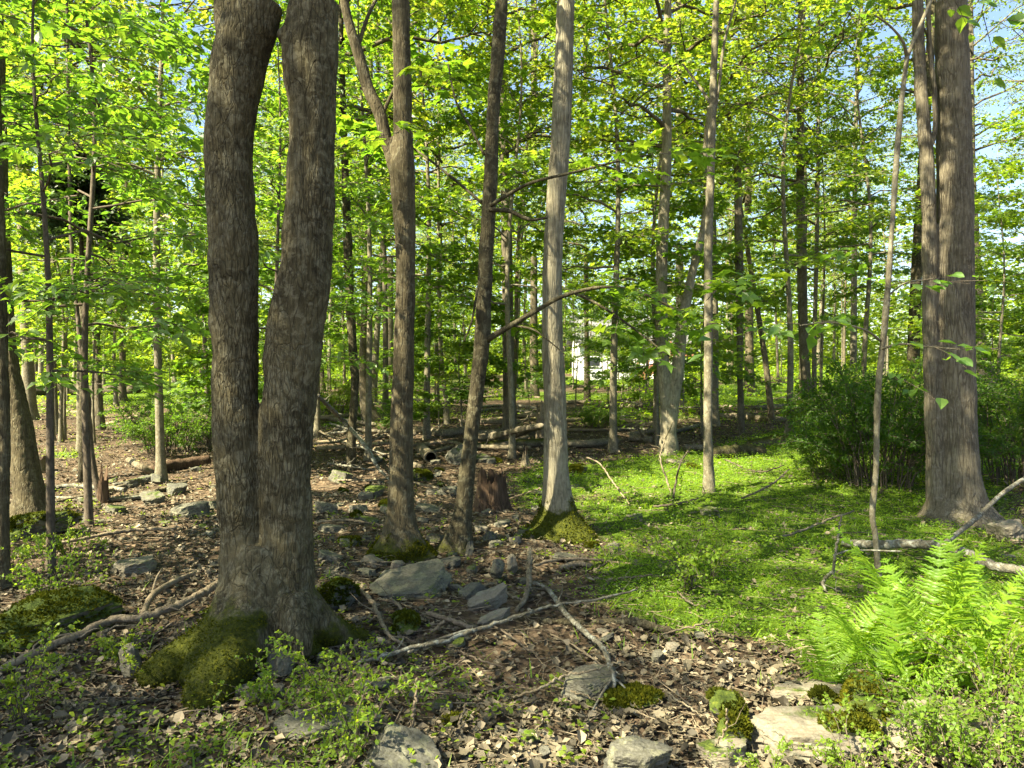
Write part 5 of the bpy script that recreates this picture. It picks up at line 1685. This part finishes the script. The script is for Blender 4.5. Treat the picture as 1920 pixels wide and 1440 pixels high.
# ------------------------------------------------------------------ fallen logs
def ground_line(pts, lift=None, sag=0.0):
    """Pixel points (px, row, width) laid on the ground, rows x, y, z, radius."""
    out = []
    for k, p in enumerate(pts):
        g = ground(p[0], p[1])
        r_ = p[2] / 2 * g[1] / F_PX
        z = g[2] + r_ * .75 + (lift[k] if lift else 0)
        # keep the end where its pixel is: slide nearer when it is lifted
        if lift and lift[k]:
            q = (CAM_H - z) / max(CAM_H - g[2], .05)
            out.append([g[0] * q, g[1] * q, z, r_ * q])
        else:
            out.append([g[0], g[1], z, r_])
    return np.array(out)
def log(pts, mat, label=None, adj="grey", lift=None, name="fallen_log", cat="log", n=14, group="fallen logs on the forest floor", seed=0, moss=0.0, stubs=0, noun="log"):
    r = np.random.default_rng(1500 + seed)
    P = ground_line([(a_, b2, w_ * 1.3) for a_, b2, w_ in pts], lift)
    c = catmull(P, max(12, 7 * len(P)))
    O_ = np.array([*c[len(c) // 2, :2], Hs(c[len(c) // 2, 0], c[len(c) // 2, 1])])
    rad_ = c[:, 3] * (1 + .07 * r.normal(0, 1, len(c)))
    th = np.arange(n) * 6.283 / n
    mod = 1 + .08 * np.sin(3 * th + r.uniform(0, 6))[None, :] + .06 * r.normal(0, 1, (len(c), n))
    V, Q, T = tube(c[:, :3] - O_, rad_, n, True, mod)
    mb = MB().add(V, Q, T)
    me = mb.mesh("log", mat)
    nz = (V - np.repeat(np.vstack([c[:, :3] - O_]), n, 0).tolist() if False else V)
    if moss:
        top_ = np.concatenate([np.clip((V[:-2, 2] - np.repeat(c[:, 2] - O_[2], n)) / np.repeat(rad_, n), -1, 1), [0, 0]])
        set_attr(me, "moss", np.clip(moss * (.5 + .5 * top_), 0, 1))
    if stubs:
        root_ = thing(name, label or "", cat, O_, 0, group)
        link("stem", me, root_)
        for k in range(stubs):
            i = r.integers(2, len(c) - 2)
            d2 = unit(np.array([r.normal(0, 1), r.normal(0, .6), abs(r.normal(.5, .4))]))
            l2 = r.uniform(3, 9) * c[i, 3]
            Pm = c[i, :3] - O_ + np.linspace(0, 1, 5)[:, None] * l2 * d2 + np.vstack([np.zeros(3), r.normal(0, .05 * l2, (4, 3))])
            link("stub", MB().add(*tube(Pm, np.linspace(.4, .12, 5) * c[i, 3], 6)).mesh("stub", mat), root_)
        o_ = root_
    else:
        o_ = link(name, me, None, O_)
        tag(o_, label or "", cat, group)
    if label is None:
        later(o_, adj, noun, *c[len(c) // 2, :3])
    return o_
DW, SPL, LG = M['deadwood'], M['stickpale'], M['limbgrey']
log([(1283, 840, 10), (1320, 840, 10), (1358, 843, 9)], DW, "short grey log with a sawn end lying behind the slim grey pole tree", seed=1, lift=[.05, .05, .02])
log([(1335, 858, 17), (1380, 856, 19), (1432, 852, 14)], M['bark_dark'], "dark rotting log right of the slim grey pole tree in the sunny grass", seed=2, moss=.5)
log([(1405, 838, 12), (1450, 834, 15), (1498, 830, 13)], DW, "mossy log touching the left end of the dark bush", seed=3, moss=.8)
log([(1338, 784, 8), (1400, 786, 9), (1450, 791, 9), (1512, 786, 8)], DW, "long grey log crossing behind the pole with the sunlit foot", seed=4, moss=.3)
log([(1330, 764, 6), (1400, 768, 6), (1470, 764, 7), (1500, 750, 5)], DW, "dark brushy log behind the long grey log, left of the sunlit trunk", seed=5, stubs=4)
log([(1062, 838, 11), (1105, 838, 12), (1155, 832, 10)], DW, "thick brown log just right of the pale trunk's middle", seed=6, moss=.2)
log([(1066, 808, 4), (1130, 808, 4), (1195, 802, 3)], SPL, "thin pale pole lying behind the thick brown log", seed=7)
log([(1060, 758, 6), (1090, 757, 6), (1120, 760, 5)], DW, "short far log right behind the pale trunk", seed=8)
log([(888, 822, 10), (930, 817, 10), (975, 806, 9), (1016, 798, 8)], M['bark_oak'], "crossing log propped on the pale snag, uppermost of the log tangle", seed=9, lift=[.02, .08, .35, .62], stubs=2)
log([(930, 824, 8), (955, 820, 8), (985, 808, 8), (1016, 800, 7)], M['bark_oak'], "lower crossing log of the tangle left of the pale trunk", seed=10, lift=[.02, .02, .18, .35])
log([(880, 795, 6), (930, 789, 6), (990, 782, 5)], SPL, "pale thin log lying behind the log tangle", seed=11)
log([(770, 815, 11), (800, 812, 12), (830, 818, 11), (885, 812, 10)], DW, "long brown log between the forked and leaning trunks", seed=12)
log([(885, 815, 7), (950, 812, 7), (1016, 812, 6)], DW, "straight log under the log tangle", seed=13)
log([(890, 845, 11), (940, 838, 12), (1018, 836, 12)], DW, "mossy log behind the small pointed stump", seed=14, moss=.8)
log([(900, 747, 4), (960, 745, 5), (1012, 748, 4)], SPL, "thin pale far log left of the pale trunk", seed=15)
log([(283, 892, 15), (320, 882, 17), (392, 872, 17)], M['stumpwood'], "reddish rotting log in front of the round bush at left", seed=16, stubs=1)
log([(240, 862, 8), (262, 875, 9), (286, 893, 10)], DW, "short log leaning onto the left end of the reddish log", seed=17, lift=[.12, .08, .0])
log([(48, 742, 16), (150, 741, 17), (255, 738, 14)], M['bark_dark'], "long dark log lying far back at left before the lit grass strip", seed=18)
log([(196, 796, 4), (230, 788, 4), (292, 770, 3)], SPL, "pale bent branch on the tan leaf patch left of the round bush", seed=19, lift=[.03, .1, .2], name="fallen_branch", cat="branch", noun="branch")
for k, (pts, ad) in enumerate([([(85, 920, 8), (150, 916, 8), (235, 922, 7)], "grey"), ([(90, 948, 6), (180, 930, 7), (255, 908, 6)], "grey"), ([(95, 935, 5), (200, 940, 6), (300, 930, 5)], "brown"), ([(210, 940, 6), (290, 925, 6), (350, 905, 4)], "grey"), ([(100, 960, 6), (150, 956, 7), (190, 955, 5)], "mossy"),
    ([(1065, 780, 5), (1110, 776, 6), (1160, 778, 5)], "grey"), ([(1130, 795, 6), (1170, 785, 6), (1205, 772, 4)], "brown"), ([(1150, 788, 6), (1200, 796, 7), (1240, 797, 6)], "brown"), ([(1160, 808, 5), (1200, 808, 5), (1238, 812, 5)], "grey"), ([(1070, 768, 4), (1130, 765, 4), (1180, 768, 4)], "grey"),
    ([(1265, 812, 5), (1290, 806, 6), (1318, 796, 4)], "grey"), ([(1180, 826, 12), (1200, 828, 12), (1222, 830, 10)], "chunky"), ([(590, 832, 5), (640, 830, 5), (700, 838, 4)], "pale"), ([(700, 845, 8), (740, 862, 9), (790, 880, 8)], "grey"), ([(770, 840, 6), (830, 832, 6), (870, 836, 5)], "pale"),
    ([(780, 858, 6), (820, 848, 6), (850, 838, 4)], "grey"), ([(900, 765, 4), (960, 762, 4), (1010, 768, 4)], "grey"), ([(1450, 752, 5), (1500, 745, 5), (1560, 748, 4)], "grey"), ([(1640, 740, 6), (1700, 730, 6), (1760, 735, 5)], "grey"), ([(1660, 725, 5), (1710, 738, 5), (1750, 728, 4)], "brown"), ([(610, 762, 4), (660, 764, 4), (720, 758, 4)], "grey"),
    ([(80, 770, 4), (160, 775, 4), (240, 768, 4)], "pale"), ([(880, 775, 4), (940, 770, 5), (1000, 776, 4)], "brown")]):
    log(pts, {"pale": SPL, "mossy": DW}.get(ad, DW if k % 2 else LG), None, ad + " lying", seed=40 + k, moss=.8 if ad == "mossy" else .2 * (k % 3), stubs=k % 3)
for k in range(20):
    px, py = rr_.uniform(600, 1240), rr_.uniform(742, 838)
    l = rr_.uniform(30, 75)
    a = rr_.uniform(-8, 8)
    log([(px - l, py + a, 5), (px, py + rr_.uniform(-2, 2), 6.5), (px + l, py - a, 5)], [SPL, DW, M['bark_oak']][k % 3], None, ["pale", "grey", "brown"][k % 3] + " scattered", seed=200 + k, stubs=k % 4, lift=[.02, .04, .12 * (k % 3)])
# hollow log end facing the camera
g = ground(808, 868)
og = np.array([g[0], g[1], g[2]])
hl = thing("hollow_log", "hollow log with its dark open end facing the camera, between forked and leaning trunks", "log", og)
rad_ = .105
ax = np.linspace(0, 1, 8)[:, None] * np.array([-.28, 1.0, .03]) + np.array([0, 0, rad_ * .85])
link("bark", MB().add(*tube(ax, rad_ * (1 + .03 * np.sin(np.arange(8))), 20, False)).mesh("hollow bark", DW), hl)
inn = tube(ax, rad_ * .8, 20, False)
link("inside", MB().add(inn[0], inn[1][:, ::-1], None).mesh("hollow inside", M['cavity']), hl)
rim_o = tube(ax[:1].repeat(2, 0) + np.array([[0, 0, 0], [.003, -.012, 0]]), rad_, 20, False)[0][:20]
rim_i = tube(ax[:1].repeat(2, 0) + np.array([[0, 0, 0], [.003, -.012, 0]]), rad_ * .8, 20, False)[0][:20]
jj = np.arange(20)
link("rim", MB().add(np.vstack([rim_o, rim_i]), np.stack([jj, (jj + 1) % 20, 20 + (jj + 1) % 20, 20 + jj], 1)).mesh("hollow rim", DW), hl)
EXTRA_REF["the hollow log"] = (808, 868)

# ------------------------------------------------------------------ fallen branches and sticks with their twigs
def branch(pts, mat, label=None, adj="grey", lift=None, twigs=(), n=10, seed=0, noun="stick", rough=.06):
    r = np.random.default_rng(1700 + seed)
    P = ground_line(pts, lift)
    c = catmull(P, max(16, 9 * len(P)))
    c[:, :3] += r.normal(0, .0035, (len(c), 3))
    mid_ = c[len(c) // 2]
    O_ = np.array([mid_[0], mid_[1], Hs(mid_[0], mid_[1])])
    V, Q, T = tube(c[:, :3] - O_, c[:, 3] * (1 + rough * r.normal(0, 1, len(c))), n)
    root_ = thing("fallen_branch", label or "", "branch", O_, 0, "fallen branches and sticks")
    link("stem", MB().add(V, Q, T).mesh("branch stem", mat), root_)
    for tp, tl in twigs:
        Pt = px_path(tp, tl[0], tl[1]) if isinstance(tl, tuple) else ground_line(tp, tl)
        ct = catmull(Pt, max(12, 7 * len(Pt)))
        link("side_branch", MB().add(*tube(ct[:, :3] - O_, ct[:, 3], 8)).mesh("side branch", mat), root_)
    L = np.sum(np.linalg.norm(np.diff(c[:, :3], axis=0), axis=1))
    for k in range(int(min(6, 1 + L * 2))):
        i = r.integers(3, len(c) - 2)
        t = unit(c[i + 1, :3] - c[i, :3])
        d2 = unit(t * r.uniform(-.2, .8) + np.array([r.normal(0, .8), r.normal(0, .5), abs(r.normal(.2, .3))]))
        l2 = r.uniform(.06, .25)
        Pm = c[i, :3] - O_ + np.linspace(0, 1, 5)[:, None] * l2 * d2 + np.vstack([np.zeros(3), r.normal(0, .05 * l2, (4, 3))])
        link("twig", MB().add(*tube(Pm, np.linspace(.38, .12, 5) * c[i, 3], 5)).mesh("twig", mat), root_)
    if label is None:
        later(root_, adj, noun, *mid_[:3])
    return root_
branch([(-10, 1268, 15), (60, 1228, 15), (150, 1190, 15), (210, 1163, 15), (262, 1158, 14), (325, 1140, 15), (380, 1112, 15), (420, 1090, 14)], SPL, "long crooked pale branch running from the left border to the twin roots", lift=[.0, .03, .06, .08, .08, .08, .08, .05], seed=1, n=14,
       twigs=[([(268, 1152, 12), (285, 1118, 12), (320, 1094, 11), (366, 1074, 9)], [.06, .05, .04, .02]), ([(285, 1115, 5), (293, 1085, 4), (305, 1065, 3)], [.05, .12, .15])])
branch([(640, 1252, 6), (700, 1236, 8), (760, 1218, 8), (850, 1196, 8), (960, 1160, 7), (1040, 1136, 5), (1120, 1124, 5), (1195, 1106, 3)], LG, "long lichened branch lying across the leaves under the layered slabs", lift=[.0, .03, .05, .07, .08, .09, .1, .12], seed=2, n=12,
       twigs=[([(765, 1225, 8), (800, 1208, 7), (870, 1185, 6), (905, 1180, 3)], [.04, .05, .07, .09])])
branch([(994, 1030, 10), (992, 1062, 11), (992, 1092, 11), (985, 1122, 10), (968, 1150, 9)], DW, "thick short upright looking branch behind the long lichened branch", lift=[.14, .1, .06, .03, .0], seed=3)
branch([(1000, 1092, 6), (1030, 1108, 9), (1060, 1150, 10), (1098, 1188, 10), (1130, 1216, 9), (1150, 1262, 8), (1152, 1290, 6)], LG, "lichened bent branch coming down right of centre to the flat mossy stone", lift=[.04, .05, .06, .08, .08, .1, .06], seed=4, twigs=[([(1150, 1270, 5), (1130, 1300, 5), (1108, 1340, 4)], [.08, .05, .02]), ([(1150, 1270, 4), (1170, 1290, 4), (1178, 1310, 3)], [.08, .06, .03])])
branch([(1012, 1170, 12), (1070, 1172, 13), (1130, 1172, 13), (1185, 1172, 15), (1240, 1185, 14), (1265, 1190, 10)], M['bark_dark'], "mossy dark log like branch with a white patched end in front of the grass", seed=5, n=14)
branch([(665, 1102, 5), (690, 1120, 8), (708, 1150, 8), (728, 1190, 7), (760, 1212, 5)], SPL, "bent pale stick right of the twin tree, below the tilted slab", lift=[.06, .06, .05, .03, .01], seed=6)
branch([(708, 1124, 4), (740, 1130, 6), (758, 1150, 6), (785, 1176, 5)], SPL, "short whitish stick under the front edge of the large tilted slab", lift=[.04, .07, .05, .0], seed=7)
branch([(800, 1150, 8), (835, 1160, 9), (880, 1176, 9), (900, 1176, 7)], SPL, "thick pale broken stick between the tilted slab and the layered slabs", lift=[.04, .04, .02, .0], seed=8)
branch([(832, 1165, 5), (815, 1182, 6), (805, 1192, 5)], SPL, "short forked pale stick standing out of the sunlit leaves at centre", lift=[.1, .05, .0], seed=9)
branch([(782, 1275, 4), (778, 1320, 6), (772, 1350, 7), (765, 1378, 7)], SPL, "short stick poking up before the big slanted stone", lift=[.2, .1, .03, 0], seed=10)
branch([(874, 1318, 4), (866, 1345, 5), (858, 1380, 6)], DW, "small leaning stick right of the big slanted stone", lift=[.12, .06, 0], seed=11)
branch([(960, 1306, 4), (1010, 1292, 5), (1060, 1268, 5), (1110, 1258, 4), (1165, 1242, 3)], DW, "thin dark twig crossing the flat mossy backed stone", lift=[.02, .08, .1, .12, .14], seed=12)
branch([(1582, 1018, 14), (1640, 1022, 17), (1700, 1020, 17), (1760, 1024, 18), (1812, 1038, 18), (1860, 1060, 18), (1930, 1074, 18)], LG, "big fallen grey limb lying across the grass at right", lift=[.02, .06, .1, .12, .12, .1, .08], seed=13, n=18,
       twigs=[([(1768, 1022, 9), (1795, 1000, 9), (1830, 972, 9), (1880, 925, 8), (1935, 888, 8)], (5.3, 1.1))])
branch([(1578, 965, 3), (1572, 1000, 4), (1566, 1040, 5), (1560, 1072, 6), (1545, 1088, 6), (1546, 1112, 6)], LG, "kinked grey stick standing up left of the thin crooked sapling", lift=[.5, .38, .25, .14, .06, 0], seed=14, twigs=[([(1568, 1040, 4), (1600, 1032, 4), (1690, 1034, 3)], [.24, .26, .28])])
branch([(596, 742, 7), (640, 785, 8), (682, 832, 8), (705, 870, 7), (725, 895, 5), (760, 925, 4)], LG, "long slanting grey pole leaning through the brush pile behind the twin tree", lift=[.75, .55, .35, .2, .1, 0], seed=15)
branch([(1448, 1010, 3), (1490, 1000, 4), (1560, 972, 4), (1600, 960, 3)], DW, "thin dark twig lying on the grass left of the crooked sapling", lift=[.02, .05, .1, .12], seed=16)
for k, (pts, lf, lab) in enumerate([
    ([(1258, 925, 4), (1250, 900, 4), (1238, 860, 3), (1245, 830, 3), (1262, 790, 2)], [0, .1, .35, .5, .7], "thin dark twig sprout curving up before the V-forked tree"),
    ([(1262, 940, 4), (1268, 900, 4), (1275, 870, 3), (1290, 845, 2)], [0, .2, .36, .5], "second dark sprout right of the curving one before the V-forked tree"),
    ([(1180, 945, 3), (1150, 905, 3), (1125, 870, 3), (1100, 858, 3)], [.02, .15, .3, .36], "thin dark bent branch arching over the grass right of the pale trunk"),
    ([(1225, 950, 4), (1270, 945, 5), (1310, 935, 3)], [.02, .02, .03], "dark twig lying in the grass left of the pole tree"),
    ([(1390, 935, 4), (1440, 912, 4), (1480, 880, 3)], [.02, .1, .22], "dark leaning twig right of the pole tree toward the dark bush"),
    ([(1360, 862, 3), (1420, 885, 3), (1470, 872, 2)], [.12, .05, .1], "thin twig reaching from the dark rotting log to the bush"),
    ([(955, 935, 3), (985, 925, 3), (1015, 915, 2)], [.05, .12, .2], "thin dark twig between the broken stump and the pale trunk"),
    ([(590, 980, 4), (650, 975, 4), (720, 985, 3)], [.05, .08, .06], "thin dry twig in the stones left of the forked brown trunk"),
    ([(775, 905, 5), (820, 915, 5), (850, 925, 4)], [.1, .08, .05], "grey stick between the forked and leaning trunks"),
    ([(780, 930, 3), (800, 945, 4), (812, 960, 3)], [.1, .05, .0], "short white stick right of the forked brown trunk"),
    ([(60, 1030, 5), (150, 1012, 7), (240, 995, 7), (330, 992, 5)], [.02, .04, .05, .05], "long grey stick lying behind the pale stone at left"),
    ([(245, 1215, 5), (290, 1190, 4), (330, 1165, 3)], [0, .05, .1], "thin stick leaning on the long crooked branch at left"),
    ([(190, 1230, 9), (196, 1200, 10), (200, 1180, 8)], [0, .1, .16], "short upright dead stub left of the mossy roots"),
    ([(380, 1065, 4), (392, 1080, 4), (398, 1085, 3)], [.12, .05, .02], "curved dry twig by the left side of the twin tree"),
    ([(1050, 1070, 10), (1080, 1062, 12), (1110, 1065, 8)], None, "dark curved root like branch before the pale trunk"),
    ([(1000, 1060, 6), (1060, 1048, 6), (1130, 1052, 5), (1200, 1060, 3)], [.03, .04, .03, .02], "long thin branch crossing before the pale trunk into the grass"),
    ([(890, 1105, 5), (930, 1095, 6), (960, 1120, 6), (1000, 1125, 4)], [.03, .05, .03, .02], "crooked stick above the layered slabs"),
    ([(1195, 1035, 9), (1215, 1040, 11), (1232, 1045, 8)], None, "short dark wood chunk lying in the grass right of the pale trunk"),
    ([(1400, 1292, 4), (1450, 1270, 5), (1490, 1250, 4)], [.02, .03, .03], "thin stick on the brown leaves left of the ferns"),
    ([(1365, 1330, 3), (1360, 1370, 4), (1340, 1400, 3)], [.3, .18, .08], "thin pale twig rising from the moss cushions of the outcrop"),
]):
    branch(pts, [DW, M['twig'], SPL][2 if "white" in lab or "pale" in lab or "dry" in lab else k % 2], lab, lift=lf, seed=60 + k, n=6)
# brush pile behind the twin tree
for k in range(14):
    px, py = rr_.uniform(600, 770), rr_.uniform(800, 905)
    a = rr_.uniform(-1, 1)
    l = rr_.uniform(40, 95)
    branch([(px - l / 2, py + a * 12, 4), (px, py, 4), (px + l / 2, py - a * 14, 3)], [DW, LG, SPL][k % 3], None, ["brown", "grey", "pale"][k % 3] + " brush pile", lift=[.02, .12 + .1 * abs(a), .25 * abs(a)], seed=90 + k, n=5)
for k in range(12):
    px, py = rr_.uniform(1150, 1500), rr_.uniform(745, 805)
    a = rr_.uniform(-1, 1)
    l = rr_.uniform(35, 80)
    branch([(px - l / 2, py + a * 5, 3), (px, py, 3), (px + l / 2, py - a * 6, 2)], [DW, LG, SPL][k % 3], None, ["brown", "grey", "pale"][k % 3] + " far", lift=[.02, .15, .3 * abs(a)], seed=110 + k, n=5)

for k in range(22):
    px, py = rr_.uniform(560, 1300), rr_.uniform(1040, 1370)
    a = rr_.uniform(-1, 1)
    l = rr_.uniform(40, 120)
    branch([(px - l / 2, py + a * l * .35, 3.5), (px + rr_.uniform(-8, 8), py + rr_.uniform(-6, 6), 4), (px + l / 2, py - a * l * .35, 2.5)], [DW, M['twig'], SPL][k % 3], None, ["brown", "dark", "pale"][k % 3] + " thin", lift=[.01, rr_.uniform(.01, .06), rr_.uniform(.0, .1)], seed=140 + k, n=5)
word_labels()

# ------------------------------------------------------------------ what nobody could count: litter, seedlings, grass, twigs
rl_ = np.random.default_rng(71)
def scatter(n, d0, d1, power=1.0, side=.85, extra=1.0):
    y = d0 * (d1 / d0) ** (rl_.uniform(0, 1, n) ** power)
    x = rl_.uniform(-1, 1, n) * (side * y + extra)
    return x, y
x, y = scatter(112000, 2.35, 24)
gm = green_mask(x, y)
pat = fbm(np.stack([x * .8, y * .8, 0 * x], 1), 3, 91)
keep = (rl_.uniform(size=len(x)) > gm * .86) & (pat + rl_.normal(0, .25, len(x)) > -.85)
x, y = x[keep], y[keep]
n = len(x)
big = rl_.uniform(.014, .044, n) * rl_.choice([1, 1, 1.5], n) * (1 + .035 * np.clip(y - 6, 0, 20))
z = H(x, y) + .012 * fbm(np.stack([x * 7, y * 7, 0 * x], 1), 3, 41) + .03 * fbm(np.stack([x * 2.2, y * 2.2, 0 * x], 1), 2, 43)
az = rl_.uniform(0, 6.28, n)
P = np.stack([x, y, z + rl_.uniform(.002, .028, n)], 1)
dr = np.stack([np.cos(az), np.sin(az), rl_.normal(0, .3, n)], 1)
nr = np.stack([rl_.normal(0, .45, n), rl_.normal(0, .45, n), np.ones(n)], 1)
mb = MB()
for k, tp in enumerate((CURL, CURL2, LEAF2)):
    m = (np.arange(n) % 3) == k
    V, T = leaves(tp, P[m], dr[m], nr[m], big[m])
    mb.add(V, None, T)
o = link("leaf_litter", mb.mesh("leaf litter", M['litter'], False))
o["kind"] = "stuff"
o["label"] = "dry brown and tan fallen leaves covering the forest floor"

def ground_z(x, y):
    return H(x, y) + .03 * fbm(np.stack([x * 2.2, y * 2.2, 0 * x], 1), 2, 43)
x, y = scatter(420000, 2.6, 30, .9, .8, .6)
gm = green_mask(x, y)
cl = fbm(np.stack([x * 3, y * 3, 0 * x], 1), 3, 95)
keep = rl_.uniform(size=len(x)) < gm * np.clip(.75 + .5 * cl, .05, 1)
x, y, gm = x[keep], y[keep], gm[keep]
n = len(x)
hgt = rl_.uniform(.005, .075, n) * (.6 + .5 * np.clip(cl[keep] + .5, 0, 1.4)) * (1 + .03 * np.clip(y - 7, 0, 20))
P = np.stack([x, y, ground_z(x, y) + hgt], 1)
az = rl_.uniform(0, 6.28, n)
dr = np.stack([np.cos(az), np.sin(az), rl_.normal(.1, .4, n)], 1)
nr = np.stack([rl_.normal(0, .45, n), rl_.normal(0, .45, n), np.ones(n)], 1)
V, T = leaves(LEAF2, P, dr, nr, rl_.uniform(.009, .022, n) * (1 + .10 * np.clip(y - 4, 0, 20)))
o = link("ground_cover", np_mesh("ground cover", V, np.zeros((0, 4), int), T, M['cover'], False))
o["kind"] = "stuff"
o["label"] = "bright carpet of low green seedlings over the ground at right"

# grass blades in the bottom left and through the carpet
x, y = scatter(70000, 2.5, 16, 1.0, .8, .5)
gm = green_mask(x, y)
cl = fbm(np.stack([x * 2.2, y * 2.2, 0 * x + 9], 1), 3, 97)
keep = rl_.uniform(size=len(x)) < np.clip(gm * .5 * (cl > -.1) + .06 * (cl > .35), 0, 1)
x, y = x[keep], y[keep]
n = len(x)
az = rl_.uniform(0, 6.28, n)
P = np.stack([x, y, ground_z(x, y) - .005], 1)
V, T = leaves(BLADE, P, np.stack([np.cos(az) * .7, np.sin(az) * .7, np.ones(n)], 1), np.stack([np.cos(az), np.sin(az), -.5 * np.ones(n)], 1), rl_.uniform(.04, .13, n))
o = link("grass", np_mesh("grass", V, np.zeros((0, 4), int), T, M['cover'], False))
o["kind"] = "stuff"
o["label"] = "thin green grass blades growing through leaves and seedlings"

# scattered small seedlings with three to five leaves through the litter
x, y = scatter(2800, 2.5, 18, 1.0, .8, .5)
cl = fbm(np.stack([x * .9, y * .9, 0 * x + 3], 1), 3, 99)
keep = (cl > -.15)
x, y = x[keep], y[keep]
m = 5
X = np.repeat(x, m); Y = np.repeat(y, m)
n = len(X)
az = rl_.uniform(0, 6.28, n)
hz = np.repeat(rl_.uniform(.02, .09, len(x)), m) * rl_.uniform(.6, 1, n)
P = np.stack([X + .012 * np.cos(az), Y + .012 * np.sin(az), ground_z(X, Y) + hz], 1)
V, T = leaves(OBO, P, np.stack([np.cos(az), np.sin(az), rl_.normal(.05, .25, n)], 1), np.stack([rl_.normal(0, .3, n), rl_.normal(0, .3, n), np.ones(n)], 1), rl_.uniform(.018, .042, n))
o = link("seedlings", np_mesh("seedlings", V, np.zeros((0, 4), int), T, M['barberry'], False))
o["kind"] = "stuff"
o["label"] = "scattered tiny green seedlings sprouting through the fallen leaves"

# twigs and bark crumbs on the floor
x, y = scatter(5500, 2.4, 20)
mb = MB()
zt = ground_z(x, y)
for k in range(len(x)):
    a = rl_.uniform(0, 6.28)
    l = rl_.uniform(.06, .42) * (1 + .04 * max(0, y[k] - 6))
    d = np.array([math.cos(a), math.sin(a), rl_.normal(0, .06)])
    bend = rl_.normal(0, .12) * l
    u = np.array([0, .5, 1.0])
    P = np.array([x[k], y[k], zt[k] + .014]) + (u - .5)[:, None] * l * d + np.array([[0, 0, 0], [-d[1] * bend, d[0] * bend, .006], [0, 0, .004]])
    rr3 = rl_.uniform(.0015, .0045)
    mb.add(*tube(P, [rr3, rr3 * .8, rr3 * .4], 4, False))
o = link("twigs", mb.mesh("floor twigs", SPL))
o["kind"] = "stuff"
o["label"] = "small dry twigs strewn over the leaf litter"
